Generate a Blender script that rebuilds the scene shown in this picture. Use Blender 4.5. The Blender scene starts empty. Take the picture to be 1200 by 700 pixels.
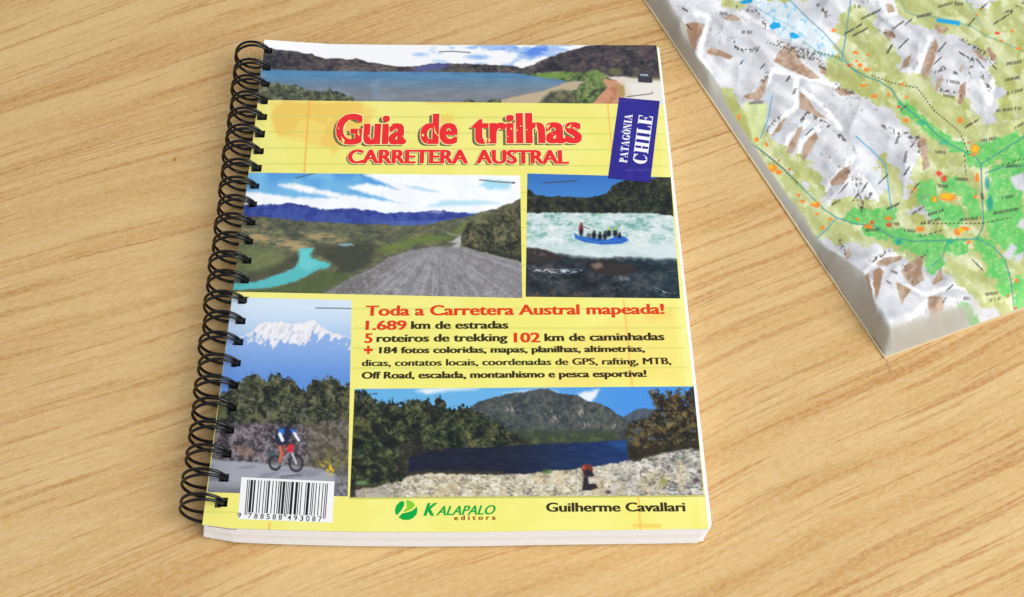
import bpy, bmesh, math, random
import numpy as np
from mathutils import Vector, Matrix

random.seed(7)
scene = bpy.context.scene
C = scene.collection

# ------------------------------------------------------------------ camera
F_PX = 1600.0
CAM = (0.08725, -0.41211, 0.40566)
PITCH, YAW, ROLL = 0.94536, 0.0399, 0.03554
_cp, _sp = math.cos(PITCH), math.sin(PITCH)
_fwd = np.array([math.sin(YAW) * _cp, math.cos(YAW) * _cp, -_sp])
_r0 = np.array([math.cos(YAW), -math.sin(YAW), 0.0])
_u0 = np.cross(_r0, _fwd)
_right = math.cos(ROLL) * _r0 + math.sin(ROLL) * _u0
_up = -math.sin(ROLL) * _r0 + math.cos(ROLL) * _u0
_cam = np.array(CAM)

cam_data = bpy.data.cameras.new('camera')
cam_data.sensor_width = 36.0
cam_data.sensor_fit = 'HORIZONTAL'
cam_data.lens = 36.0 * F_PX / 1200.0
cam_data.clip_start = 0.01
cam_data.clip_end = 50
cam = bpy.data.objects.new('camera', cam_data)
C.objects.link(cam)
M = Matrix(((_right[0], _up[0], -_fwd[0], CAM[0]),
            (_right[1], _up[1], -_fwd[1], CAM[1]),
            (_right[2], _up[2], -_fwd[2], CAM[2]), (0, 0, 0, 1)))
cam.matrix_world = M
scene.camera = cam

# ------------------------------------------------------------------ light
world = bpy.data.worlds.new('World')
scene.world = world
world.use_nodes = True
bg = world.node_tree.nodes['Background']
bg.inputs['Color'].default_value = (0.93, 0.96, 1.0, 1)
bg.inputs['Strength'].default_value = 0.50


def area(name, loc, target, size, power, color):
    d = bpy.data.lights.new(name, 'AREA')
    d.shape = 'RECTANGLE'
    d.size, d.size_y = size
    d.energy = power
    d.color = color
    o = bpy.data.objects.new(name, d)
    o.location = loc
    o.rotation_euler = (Vector(target) - Vector(loc)).to_track_quat('-Z', 'Y').to_euler()
    C.objects.link(o)
    return o


area('window_light', (1.25, -0.85, 1.30), (0.12, -0.1, 0), (1.5, 1.35), 35.5, (1.0, 0.985, 0.96))
scene.view_settings.view_transform = 'Standard'
scene.view_settings.look = 'None'
scene.view_settings.exposure = 0.0
scene.view_settings.gamma = 1.0
scene.cycles.max_bounces = 6


# ------------------------------------------------------------------ helpers
def pt(x, y, z=0.0):
    """point of the 1200x700 photograph -> world point on the plane at height z"""
    x = np.asarray(x, float)
    y = np.asarray(y, float)
    d = (_fwd[None, :] * F_PX + _right[None, :] * (np.ravel(x) - 600)[:, None]
         + _up[None, :] * (350 - np.ravel(y))[:, None])
    t = (z - _cam[2]) / d[:, 2]
    return _cam[None, :] + d * t[:, None]


def to_px(P):
    d = P - _cam[None, :]
    w = d @ _fwd
    return 600 + F_PX * (d @ _right) / w, 350 - F_PX * (d @ _up) / w


ZC = 0.0112                      # top of the cover
TLc = pt(311, 53, ZC)[0]


def lift(P):
    """the cover curls up at its upper left corner; returns extra height"""
    du = np.maximum(P[:, 0] - TLc[0], 0)
    dv = np.maximum(TLc[1] - P[:, 1], 0)
    return 0.0030 * np.exp(-(du / 0.016)) * np.exp(-(dv / 0.011) ** 1.2)


def link(name, me, mat=None, parent=None):
    o = bpy.data.objects.new(name, me)
    C.objects.link(o)
    if mat:
        me.materials.append(mat)
    if parent:
        o.parent = parent
    return o


def tag(o, label=None, cat=None, group=None, kind=None):
    if label: o['label'] = label
    if cat: o['category'] = cat
    if group: o['group'] = group
    if kind: o['kind'] = kind
    return o


def empty(name, loc):
    o = bpy.data.objects.new(name, None)
    o.location = loc
    o.empty_display_size = 0.02
    C.objects.link(o)
    return o


def lin(c):
    c = np.asarray(c, float) / 255.0
    return np.where(c <= 0.04045, c / 12.92, ((c + 0.055) / 1.055) ** 2.4)


_mats = {}


def mat(name, rgb, rough=0.5, spec=0.3, coat=0.0):
    if name in _mats:
        return _mats[name]
    m = bpy.data.materials.new(name)
    m.use_nodes = True
    b = m.node_tree.nodes['Principled BSDF']
    l = lin(rgb)
    b.inputs['Base Color'].default_value = (l[0], l[1], l[2], 1)
    b.inputs['Roughness'].default_value = rough
    b.inputs['Specular IOR Level'].default_value = spec
    b.inputs['Coat Weight'].default_value = coat
    _mats[name] = m
    return m


def print_mat(name, rough, spec):
    """printed surface: ink colours held on the vertices, faint paper grain by nodes"""
    m = bpy.data.materials.new(name)
    m.use_nodes = True
    nt = m.node_tree
    b = nt.nodes['Principled BSDF']
    a = nt.nodes.new('ShaderNodeAttribute')
    a.attribute_name = 'ink'
    tc = nt.nodes.new('ShaderNodeTexCoord')
    n = nt.nodes.new('ShaderNodeTexNoise')
    n.inputs['Scale'].default_value = 2600
    n.inputs['Detail'].default_value = 2
    nt.links.new(tc.outputs['Object'], n.inputs['Vector'])
    mr = nt.nodes.new('ShaderNodeMapRange')
    mr.inputs['From Min'].default_value = 0.3
    mr.inputs['From Max'].default_value = 0.7
    mr.inputs['To Min'].default_value = 0.975
    mr.inputs['To Max'].default_value = 1.025
    nt.links.new(n.outputs['Fac'], mr.inputs['Value'])
    vm = nt.nodes.new('ShaderNodeVectorMath')
    vm.operation = 'SCALE'
    nt.links.new(a.outputs['Color'], vm.inputs[0])
    nt.links.new(mr.outputs['Result'], vm.inputs['Scale'])
    nt.links.new(vm.outputs['Vector'], b.inputs['Base Color'])
    b.inputs['Roughness'].default_value = rough
    b.inputs['Specular IOR Level'].default_value = spec
    return m


# ---- numpy painting helpers (coordinates are those of the photograph)
def _hash(ix, iy, seed):
    h = (ix.astype(np.int64) * 374761393 + iy.astype(np.int64) * 668265263 + seed * 974634777) & 0xffffffff
    h = ((h ^ (h >> 13)) * 1274126177) & 0xffffffff
    h = h ^ (h >> 16)
    return (h & 0xffff) / 65535.0


def vnoise(x, y, seed=0):
    ix, iy = np.floor(x), np.floor(y)
    fx, fy = x - ix, y - iy
    fx = fx * fx * (3 - 2 * fx)
    fy = fy * fy * (3 - 2 * fy)
    a, b = _hash(ix, iy, seed), _hash(ix + 1, iy, seed)
    c, d = _hash(ix, iy + 1, seed), _hash(ix + 1, iy + 1, seed)
    return (a * (1 - fx) + b * fx) * (1 - fy) + (c * (1 - fx) + d * fx) * fy


def fbm(x, y, s, seed=0, oct=4, sx=1.0, sy=1.0):
    v, amp, tot = 0, 1.0, 0
    x = x / s / sx
    y = y / s / sy
    for k in range(oct):
        v = v + amp * vnoise(x + 17 * k, y + 31 * k, seed + k)
        tot += amp
        amp *= 0.58
        x, y = 2.03 * (x * .8 - y * .6), 2.03 * (x * .6 + y * .8)
    return v / tot


def st(d, w=0.7):
    return np.clip(0.5 + d / (2 * w), 0, 1)


def ss(a, b, x):
    t = np.clip((x - a) / (b - a), 0, 1)
    return t * t * (3 - 2 * t)


def stops(t, cols):
    """colour ramp over t in 0..1"""
    cols = np.asarray(cols, float)
    p = np.linspace(0, 1, len(cols))
    return np.stack([np.interp(t, p, cols[:, i]) for i in range(3)], 1)


def leafy(X, Y, seed, big=8, small=1.9, con=1.0, sx=1.0):
    """photographic detail: clumps with fine leaves or stones in them, 0..1"""
    a = fbm(X, Y, big, seed, 3, sx, 1)
    b = fbm(X, Y, small * 1.9, seed + 5, 2, sx, 1)
    c = fbm(X, Y, small, seed + 8, 2, sx, 1)
    t = a * .42 + b * .26 + c * .32
    return np.clip(.5 + (t - .5) * 3.0 * con, 0, 1)


def warp(X, Y, ax, ay, s=5, seed=201):
    return X + (fbm(X, Y, s, seed, 3) - .5) * 2 * ax, Y + (fbm(X, Y, s, seed + 9, 3) - .5) * 2 * ay


class Ink:
    def __init__(s, X, Y, base):
        s.X, s.Y = X, Y
        s.c = np.tile(np.array(base, float), (len(X), 1))

    def mix(s, col, m):
        col = np.asarray(col, float)
        if col.ndim == 1:
            col = col[None, :]
        m = np.clip(m, 0, 1)[:, None]
        s.c = s.c * (1 - m) + col * m

    def below(s, pts, col, w=0.7, rough=0, rs=4, seed=0):
        xs, ys = zip(*pts)
        prof = np.interp(s.X, xs, ys)
        if rough:
            prof = prof + (fbm(s.X, s.X * 0, rs, seed, 3) - 0.5) * 2 * rough
        m = st(s.Y - prof, w)
        s.mix(col, m)
        return m

    def poly(s, pts, col, w=0.7, a=1.0):
        m = polym(s.X, s.Y, pts, w) * a
        s.mix(col, m)
        return m

    def ell(s, x, y, rx, ry, col, w=0.35, a=1.0):
        d = np.sqrt(((s.X - x) / rx) ** 2 + ((s.Y - y) / ry) ** 2)
        s.mix(col, ss(1 + w, 1 - w, d) * a)

    def line(s, pts, col, r=0.8, w=0.6, a=1.0):
        s.mix(col, st(r - polydist(s.X, s.Y, pts), w) * a)

    def linear(s):
        return lin(np.clip(s.c, 0, 255))


def polydist(X, Y, pts, cut=60):
    d = np.full(X.shape, 1e3)
    xs = [p[0] for p in pts]
    ys = [p[1] for p in pts]
    sel = (X > min(xs) - cut) & (X < max(xs) + cut) & (Y > min(ys) - cut) & (Y < max(ys) + cut)
    x, y = X[sel], Y[sel]
    dd = np.full(x.shape, 1e3)
    for (x0, y0), (x1, y1) in zip(pts[:-1], pts[1:]):
        vx, vy = x1 - x0, y1 - y0
        t = np.clip(((x - x0) * vx + (y - y0) * vy) / (vx * vx + vy * vy + 1e-9), 0, 1)
        dd = np.minimum(dd, np.hypot(x - x0 - t * vx, y - y0 - t * vy))
    d[sel] = dd
    return d


def polym(X, Y, pts, w=0.7):
    xs = [p[0] for p in pts]
    ys = [p[1] for p in pts]
    out = np.zeros(X.shape)
    sel = (X > min(xs) - 4) & (X < max(xs) + 4) & (Y > min(ys) - 4) & (Y < max(ys) + 4)
    x, y = X[sel], Y[sel]
    if not len(x):
        return out
    ins = np.zeros(x.shape, bool)
    n = len(pts)
    for i in range(n):
        x0, y0 = pts[i]
        x1, y1 = pts[(i + 1) % n]
        if y0 == y1:
            continue
        cr = ((y0 > y) != (y1 > y)) & (x < (x1 - x0) * (y - y0) / (y1 - y0) + x0)
        ins ^= cr
    d = polydist(x, y, list(pts) + [pts[0]])
    out[sel] = st(np.where(ins, d, -d), w)
    return out


def grid_mesh(name, P, nx, ny, cols=None, drop=None, smooth=True):
    """P: (ny*nx, 3) world points, row by row -> mesh"""
    me = bpy.data.meshes.new(name)
    i = np.arange((ny - 1) * (nx - 1))
    r, c = i // (nx - 1), i % (nx - 1)
    a = r * nx + c
    q = np.stack([a, a + nx, a + nx + 1, a + 1], 1)
    if drop is not None:
        cen = P[q].mean(1)
        q = q[~drop(cen)]
    me.vertices.add(len(P))
    me.vertices.foreach_set('co', P.astype(np.float32).ravel())
    me.loops.add(q.size)
    me.loops.foreach_set('vertex_index', q.ravel().astype(np.int32))
    me.polygons.add(len(q))
    me.polygons.foreach_set('loop_start', (np.arange(len(q)) * 4).astype(np.int32))
    if smooth:
        me.polygons.foreach_set('use_smooth', np.ones(len(q), bool))
    me.update(calc_edges=True)
    if cols is not None:
        at = me.color_attributes.new('ink', 'FLOAT_COLOR', 'POINT')
        rgba = np.ones((len(P), 4), np.float32)
        rgba[:, :3] = cols
        at.data.foreach_set('color', rgba.ravel())
    return me


def quad_grid(quad, nx, ny):
    (ax, ay), (bx, by), (cx, cy), (dx, dy) = quad       # TL TR BR BL
    u, v = np.meshgrid(np.linspace(0, 1, nx), np.linspace(0, 1, ny))
    u, v = u.ravel(), v.ravel()
    X = (ax * (1 - u) + bx * u) * (1 - v) + (dx * (1 - u) + cx * u) * v
    Y = (ay * (1 - u) + by * u) * (1 - v) + (dy * (1 - u) + cy * u) * v
    return X, Y


# ------------------------------------------------------------------ the table
def wood_material():
    m = bpy.data.materials.new('oak_laminate')
    m.use_nodes = True
    nt = m.node_tree
    L = nt.links.new
    N = nt.nodes.new
    b = nt.nodes['Principled BSDF']
    tc = N('ShaderNodeTexCoord')
    rot = N('ShaderNodeVectorRotate')
    rot.rotation_type = 'Z_AXIS'
    rot.inputs['Angle'].default_value = -math.radians(25)
    L(tc.outputs['Object'], rot.inputs['Vector'])
    # slow wander of the grain
    wn = N('ShaderNodeTexNoise')
    wn.inputs['Scale'].default_value = 4.0
    wn.inputs['Detail'].default_value = 1.5
    L(rot.outputs['Vector'], wn.inputs['Vector'])
    sub = N('ShaderNodeMath'); sub.operation = 'SUBTRACT'; sub.inputs[1].default_value = 0.5
    L(wn.outputs['Fac'], sub.inputs[0])
    mul = N('ShaderNodeMath'); mul.operation = 'MULTIPLY'; mul.inputs[1].default_value = 0.045
    L(sub.outputs[0], mul.inputs[0])
    sep = N('ShaderNodeSeparateXYZ')
    L(rot.outputs['Vector'], sep.inputs[0])
    add = N('ShaderNodeMath'); add.operation = 'ADD'
    L(sep.outputs['Y'], add.inputs[0]); L(mul.outputs[0], add.inputs[1])

    def grain(ax, ay, detail, rough=0.5, dist=0.0, off=0.0):
        cx = N('ShaderNodeMath'); cx.operation = 'MULTIPLY'; cx.inputs[1].default_value = ax
        L(sep.outputs['X'], cx.inputs[0])
        cy = N('ShaderNodeMath'); cy.operation = 'MULTIPLY'; cy.inputs[1].default_value = ay
        L(add.outputs[0], cy.inputs[0])
        cb = N('ShaderNodeCombineXYZ')
        L(cx.outputs[0], cb.inputs[0]); L(cy.outputs[0], cb.inputs[1])
        cb.inputs[2].default_value = off
        n = N('ShaderNodeTexNoise')
        n.inputs['Scale'].default_value = 1.0
        n.inputs['Detail'].default_value = detail
        n.inputs['Roughness'].default_value = rough
        n.inputs['Distortion'].default_value = dist
        L(cb.outputs[0], n.inputs['Vector'])
        return n.outputs['Fac']

    def rng(f, a, b_, c=0.0, d=1.0):
        r = N('ShaderNodeMapRange')
        r.inputs['From Min'].default_value = a; r.inputs['From Max'].default_value = b_
        r.inputs['To Min'].default_value = c; r.inputs['To Max'].default_value = d
        r.interpolation_type = 'SMOOTHSTEP'
        L(f, r.inputs['Value'])
        return r.outputs[0]

    def mixc(fac, A, B):
        x = N('ShaderNodeMix'); x.data_type = 'RGBA'
        L(fac, x.inputs[0])
        for s, v in ((6, A), (7, B)):
            if isinstance(v, tuple):
                l = lin(v)
                x.inputs[s].default_value = (l[0], l[1], l[2], 1)
            else:
                L(v, x.inputs[s])
        return x.outputs[2]

    def m2(op, a, b_):
        x = N('ShaderNodeMath'); x.operation = op
        for i, v in enumerate((a, b_)):
            if isinstance(v, (int, float)):
                x.inputs[i].default_value = v
            else:
                L(v, x.inputs[i])
        return x.outputs[0]

    broad = rng(grain(5, 30, 2, 0.5, 0, 1.3), 0.35, 0.65)
    bands = rng(grain(8, 120, 3, 0.6, 0.1, 4.2), 0.38, 0.62)
    lines = rng(grain(9, 340, 3.5, 0.66, 0.15, 9.1), 0.535, 0.61)
    gate = rng(grain(9, 45, 2, 0.5, 0, 6.6), 0.33, 0.52)
    lines = m2('MULTIPLY', lines, gate)
    thin = rng(grain(16, 800, 3, 0.6, 0.1, 14.1), 0.545, 0.63)
    thin = m2('MULTIPLY', thin, rng(grain(11, 80, 2, 0.5, 0, 19.6), 0.42, 0.6))
    fine = rng(grain(120, 1300, 3, 0.7, 0, 3.3), 0.3, 0.7)
    speck = rng(grain(380, 800, 2, 0.7, 0, 2.1), 0.35, 0.65)
    c0 = mixc(broad, (206, 164, 102), (218, 183, 123))
    c1 = mixc(m2('MULTIPLY', bands, 0.55), c0, (228, 197, 140))
    c2 = mixc(m2('MULTIPLY', lines, 0.66), c1, (186, 127, 70))
    c2 = mixc(m2('MULTIPLY', thin, 0.55), c2, (172, 114, 62))
    c3 = mixc(m2('MULTIPLY', fine, 0.28), c2, (178, 134, 84))
    c4 = mixc(m2('MULTIPLY', speck, 0.28), c3, (232, 206, 164))
    L(c4, b.inputs['Base Color'])
    b.inputs['Roughness'].default_value = 0.5
    b.inputs['Specular IOR Level'].default_value = 0.15
    bp = N('ShaderNodeBump')
    bp.inputs['Strength'].default_value = 0.15
    bp.inputs['Distance'].default_value = 0.0002
    L(m2('SUBTRACT', fine, lines), bp.inputs['Height'])
    L(bp.outputs[0], b.inputs['Normal'])
    return m


def build_table():
    bm = bmesh.new()
    bmesh.ops.create_cube(bm, size=1.0)
    for v in bm.verts:
        v.co = Vector((0.12 + v.co.x * 1.5, -0.05 + v.co.y * 1.0, -0.0125 + v.co.z * 0.025))
    bmesh.ops.bevel(bm, geom=bm.edges[:], offset=0.002, segments=2, affect='EDGES')
    me = bpy.data.meshes.new('wooden_table')
    bm.to_mesh(me)
    o = link('wooden_table', me, wood_material())
    tag(o, 'light oak table top with slanting brown grain under the guidebook and map', 'table')
    # a small knot in the laminate and a short dark scratch off the corner of the map
    dm = mat('knot_brown', (186, 128, 60), 0.6, 0.2)
    P = pt(204.5, 187, 0.00008)[0]
    bm = bmesh.new()
    vs = []
    for k in range(12):
        a = k * math.tau / 12
        vs.append(bm.verts.new((P[0] + 0.00062 * math.cos(a) * (1 + .2 * math.sin(3 * a)), P[1] + 0.0011 * math.sin(a), P[2])))
    bm.faces.new(vs)
    me = bpy.data.meshes.new('knot')
    bm.to_mesh(me)
    link('knot', me, dm, o)
    q = pt([1037.5, 1040, 1046.8, 1044.6], [421, 421.5, 440, 441.5], 0.00008)
    bm = bmesh.new()
    bm.faces.new([bm.verts.new(p) for p in q])
    me = bpy.data.meshes.new('scratch')
    bm.to_mesh(me)
    link('scratch', me, mat('scratch_brown', (190, 152, 102), .6, .2), o)
    return o


table = build_table()

# ------------------------------------------------------------------ printed photographs
def paint_lake_top(X, Y):
    XO, YO = X, Y
    X, Y = warp(X, Y, 2.6, .8)
    k = Ink(X, Y, (246, 247, 250))
    n = fbm(X, Y, 14, 3, 4, 2.2, 0.8)
    blue = ss(0.50, 0.64, n) * ss(455, 560, X)
    k.mix((150, 185, 235), blue * 0.8)
    k.mix((92, 140, 228), polym(X, Y, [(580, 58), (600, 55), (640, 54), (642, 60), (633, 66), (622, 67), (610, 62)], 3) * ss(.38, .62, fbm(X, Y, 9, 8, 3, 2, 1)))
    k.ell(560, 67, 12, 2.6, (150, 190, 240), .8)
    k.ell(492, 64, 7, 2.2, (150, 190, 240), .8, .8)
    dark = (66, 63, 72)
    # far ridge
    m0 = m = k.below([(300, 62), (325, 61.5), (345, 62.5), (365, 65), (383, 70), (395, 69), (410, 71), (418, 69.5), (430, 73), (445, 75), (465, 78.5), (480, 79),
                 (495, 77), (515, 74.5), (530, 75.5), (545, 75), (560, 76), (590, 77), (612, 80), (625, 76), (640, 69), (660, 62),
                 (680, 57), (692, 53.5), (700, 52), (775, 50)], dark, 0.8, 0.8, 5, 2)
    t = fbm(X, Y, 9, 12, 4, 2, 1)
    k.mix((100, 92, 88), m * ss(.45, .75, t) * .75)
    k.mix(stops(leafy(X, Y, 301, 9, 2, 1, 1.6), [(38, 38, 48), (62, 58, 64), (84, 76, 76), (112, 102, 96)]), m * .9)
    k.mix((84, 92, 150), m * polym(X, Y, [(485, 80), (512, 73), (528, 76), (515, 84), (484, 84)], 2) * .9)
    k.mix((110, 84, 92), m * ss(.5, .7, fbm(X, Y, 13, 22, 3)) * ss(650, 700, X) * .5)
    k.mix((110, 105, 82), m * polym(X, Y, [(500, 83), (530, 80), (560, 82), (545, 86), (500, 86)], 1.5) * .5)
    # water
    wl = np.interp(X, [300, 325, 600, 640, 780], [81, 83, 85.5, 88, 92])
    m = st(Y - wl, .8)
    wc = np.array((84, 136, 178.))[None] * (1 - ss(84, 112, Y))[:, None] + np.array((126, 132, 142.))[None] * ss(84, 112, Y)[:, None]
    wc = wc + (fbm(X, Y, 6, 31, 3, 3, .6) - .5)[:, None] * 26
    k.mix(wc, m * (X < 690))
    k.mix((152, 178, 205), m * ss(.5, .75, fbm(X, Y, 20, 35, 2)) * .5 * ss(500, 380, X))
    # green shore
    g = polym(X, Y, [(610, 87), (640, 85), (655, 84), (690, 85), (700, 82), (712, 88), (716, 97), (705, 110), (700, 125), (595, 125), (610, 118), (640, 112), (655, 106), (668, 97), (655, 93), (630, 90)], 1)
    gt = fbm(X, Y, 5, 41, 4)
    gc = stops(leafy(X, Y, 303, 7, 2), [(48, 64, 46), (78, 98, 60), (112, 132, 78), (146, 150, 104)])
    sand = polym(X, Y, [(575, 122), (600, 114), (640, 106), (660, 98), (672, 95), (684, 96), (676, 104), (660, 112), (640, 118), (620, 125), (570, 125)], 1)
    k.mix(gc, g * (1 - sand))
    k.mix((190, 172, 142), sand)
    k.mix((118, 152, 72), polym(X, Y, [(625, 88), (650, 85), (680, 86), (660, 92), (640, 92)], 1.5) * .8)
    k.mix((108, 142, 74), polym(X, Y, [(688, 84), (698, 81), (706, 88), (702, 96), (690, 94)], 2) * .6)
    k.poly([(635, 120), (645, 108), (662, 107), (672, 112), (675, 122), (636, 124)], (96, 98, 78), 1.5, .85)
    # dirt road, white gravel
    k.poly([(712, 90), (725, 90), (785, 93), (790, 125), (735, 125), (730, 105), (722, 96)], (222, 214, 200), 1)
    k.mix((240, 237, 232), polym(X, Y, [(736, 98), (785, 95), (790, 125), (745, 118)], 3) * .7)
    k.poly([(706, 92), (724, 95), (732, 102), (733, 122), (725, 128), (690, 128), (702, 112), (712, 103)], (206, 150, 118), 1.2)
    k.mix((186, 122, 92), polym(X, Y, [(700, 118), (720, 100), (730, 102), (715, 122)], 2) * ss(.4, .65, fbm(X, Y, 4, 51, 3)))
    k.mix((170, 150, 90), polym(X, Y, [(722, 98), (731, 98), (734, 122), (726, 126)], 1.5) * ss(.35, .6, fbm(X, Y, 3, 55, 3)) * .8)
    k.ell(721, 84, 8, 4, (108, 118, 72), .5, .8)
    k.mix((112, 112, 80), polym(X, Y, [(735, 91), (745, 88), (772, 91), (773, 95), (745, 92)], 1) * .7)
    # bushes by the water on the left
    b = np.interp(X, [300, 325, 335, 350, 360, 370, 385, 400, 407, 415, 420, 520, 538, 546, 556, 566, 574, 586, 590, 600],
                  [99, 98, 99.5, 100.5, 106, 108, 106, 108, 111, 117, 130, 130, 124, 116, 117.5, 121, 117, 115.5, 125, 130]) + (fbm(X, X * 0, 3, 61, 2) - .5) * 3
    m = st(Y - b, .9)
    k.mix(stops(leafy(X, Y, 307, 7, 2), [(44, 48, 48), (70, 76, 64), (100, 108, 80), (134, 134, 108)]), m)
    k.line([(387, 104), (387, 112)], (60, 62, 58), .8)
    k.mix(stops(leafy(X, Y, 305, 6, 1.8), [(60, 64, 58), (92, 94, 74), (130, 124, 98)]), polym(X, Y, [(632, 121), (642, 110), (655, 106), (668, 107), (676, 112), (678, 124), (636, 124)], 2.5) * .9)
    # car
    k.X, k.Y = XO, YO
    k.poly([(747, 88), (751, 85.5), (760, 86), (764, 91), (765, 96), (763, 97.5), (748, 96.5)], (58, 58, 70), .5)
    k.poly([(750, 87), (759, 87), (760, 89.5), (750, 89)], (168, 178, 198), .5)
    k.line([(735, 113.5), (764, 110), (765, 108)], (70, 66, 62), .45, .5)
    k.line([(515, 61), (530, 60.4), (551, 61.8)], (105, 105, 110), .6, .6)
    return k


def paint_road(X, Y):
    XO, YO = X, Y
    X, Y = warp(X, Y, 2.2, 1.4)
    k = Ink(X, Y, (120, 186, 230))
    k.mix((78, 152, 218), ss(.35, .7, fbm(X, Y, 25, 1, 2)) * ss(240, 205, Y) * .8)
    # clouds
    cl = 0
    for p in ([(328, 217), (345, 216), (400, 228), (450, 236), (520, 243), (600, 236), (612, 250), (300, 250), (280, 225), (300, 226), (342, 232), (395, 232), (350, 224)],
              [(408, 219), (430, 216), (470, 222), (612, 204), (620, 250), (520, 250), (470, 240), (448, 231), (425, 225)],
              [(428, 205), (445, 201), (620, 201), (620, 232), (520, 232), (470, 225), (450, 214)],
              [(275, 224), (300, 226), (345, 236), (310, 246), (275, 246)]):
        cl = np.maximum(cl, polym(X, Y, p, 2.2))
    k.mix((244, 246, 250), cl)
    k.mix((250, 252, 254), cl * ss(.4, .6, fbm(X, Y, 15, 9, 3)))
    k.poly([(475, 217), (490, 219), (515, 225), (505, 226), (485, 222)], (176, 216, 240), 1.5, .8)
    k.poly([(500, 242), (520, 235), (560, 235), (585, 238), (560, 241), (520, 242)], (176, 222, 240), 2, .85)
    k.poly([(562, 218), (570, 211), (600, 213), (598, 221), (575, 223)], (150, 214, 240), 2.4, .8)
    # blue mountains
    m = k.below([(275, 242), (300, 240), (318, 239.5), (338, 238), (352, 240), (366, 243), (385, 247), (400, 245), (415, 244.5), (435, 247), (450, 250),
                 (470, 249.5), (488, 249), (505, 247), (514, 246.5), (530, 249), (555, 251), (575, 250), (625, 250)], (64, 84, 158), .9, .9, 5, 4)
    k.mix((44, 58, 140), m * ss(.42, .62, fbm(X, Y, 8, 14, 3)) * .8)
    k.mix((92, 122, 190), m * ss(256, 262, Y) * .6 * ss(400, 480, X))
    k.mix((150, 160, 200), m * polym(X, Y, [(500, 249), (512, 246), (522, 249), (512, 251)], 1) * .7)
    # land
    land = k.below([(275, 254), (310, 254.5), (340, 258), (400, 262), (440, 263), (480, 265), (505, 263), (520, 259), (545, 255), (560, 250), (580, 245), (600, 238), (612, 233), (625, 228)],
                   (92, 98, 78), 1, 1, 6, 6)
    t = fbm(X, Y, 7, 16, 4, 2.2, .8)
    k.mix((126, 122, 86), land * ss(.5, .7, t) * .8)
    k.mix(stops(leafy(X, Y, 311, 12, 2.2, 1, 1.8), [(48, 54, 54), (80, 86, 72), (112, 112, 86), (150, 142, 108)]), land * .5)
    k.mix((172, 150, 106), land * polym(X, Y, [(285, 268), (305, 272), (318, 280), (340, 280), (365, 288), (345, 292), (310, 285), (285, 280)], 3) * ss(.35, .55, fbm(X, Y, 5, 18, 3, 2, .7)))
    k.mix((176, 154, 112), land * polym(X, Y, [(350, 272), (380, 272), (410, 280), (395, 285), (360, 280)], 3) * ss(.4, .6, fbm(X, Y, 5, 28, 3, 2, .7)) * .8)
    k.mix((116, 128, 74), land * polym(X, Y, [(270, 285), (330, 295), (345, 310), (310, 325), (272, 315)], 6) * .55)
    k.mix((60, 62, 54), .85 * land * polym(X, Y, [(365, 285), (395, 287), (430, 283), (445, 290), (430, 312), (400, 320), (385, 305), (372, 295)], 4) * .85)
    k.poly([(395, 286.5), (412, 286), (414, 288), (400, 289)], (150, 196, 206), 1, .8)
    k.poly([(345, 286), (360, 289), (356, 296), (342, 293)], (196, 166, 120), 2, .6)
    # turquoise river
    k.poly([(352, 291.5), (368, 290), (364, 297), (366, 303), (378, 307), (388, 308), (386, 313), (370, 318), (358, 325), (340, 332), (315, 338), (268, 341),
            (264, 334), (300, 330), (325, 322), (343, 315), (350, 308), (350, 298)], (88, 186, 190), 1)
    k.mix((120, 214, 214), polym(X, Y, [(352, 293), (366, 292), (362, 300), (368, 306), (380, 309), (360, 318), (350, 312)], 3) * .6)
    k.mix((60, 58, 52), polym(X, Y, [(290, 322), (320, 312), (342, 300), (350, 300), (348, 309), (325, 321), (300, 329), (280, 330)], 3) * .6)
    k.mix((80, 96, 56), polym(X, Y, [(300, 340), (345, 333), (372, 319), (400, 318), (420, 330), (400, 345), (320, 352), (270, 350), (268, 342)], 2) * .75)
    # slopes on the right
    k.mix((106, 128, 60), polym(X, Y, [(440, 292), (470, 284), (500, 276), (525, 276), (545, 262), (560, 258), (540, 272), (520, 282), (490, 286), (455, 296)], 4) * .85)
    hill = polym(X, Y, [(538, 280), (548, 262), (575, 250), (600, 240), (618, 232), (622, 310), (600, 304), (570, 296), (545, 290)], 1.2)
    ht = fbm(X, Y, 7, 77, 4, 1.6, .9)
    k.mix(stops(leafy(X, Y, 313, 10, 2.2), [(36, 40, 38), (62, 66, 52), (88, 88, 64), (122, 118, 90)]), hill)
    k.mix((110, 112, 82), hill * polym(X, Y, [(560, 254), (590, 243), (612, 234), (614, 240), (590, 250), (565, 260)], 2) * .5)
    k.mix((40, 44, 42), hill * polym(X, Y, [(540, 288), (570, 293), (612, 300), (612, 307), (560, 298)], 2) * .8)
    # gravel road
    rd = polym(X, Y, [(526, 289), (533, 288), (545, 291), (570, 298), (620, 309), (622, 355), (360, 355), (395, 335), (430, 318), (455, 303), (480, 294), (505, 290)], 1.5)
    rt = fbm(X, Y, 5, 81, 4, 1, 1)
    k.mix(np.array((140, 138, 142.))[None] + (rt - .5)[:, None] * 50, rd)
    # streaks converge to the bend
    ang = np.arctan2(Y - 284, X - 512)
    stv = vnoise(ang * 34, ang * 0 + 3, 5) * .6 + vnoise(ang * 90, ang * 0 + 8, 6) * .4
    stv = stv * .6 + .4 * fbm(X, Y, 9, 83, 3)
    k.mix((176, 174, 178), rd * ss(.5, .68, stv) * .45)
    k.mix((112, 110, 115), rd * ss(.45, .32, stv) * .4)
    k.mix((108, 104, 100), rd * polym(X, Y, [(360, 352), (430, 318), (455, 303), (465, 305), (420, 352)], 6) * .7 * ss(.35, .6, fbm(X, Y, 3, 91, 3)))
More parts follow.
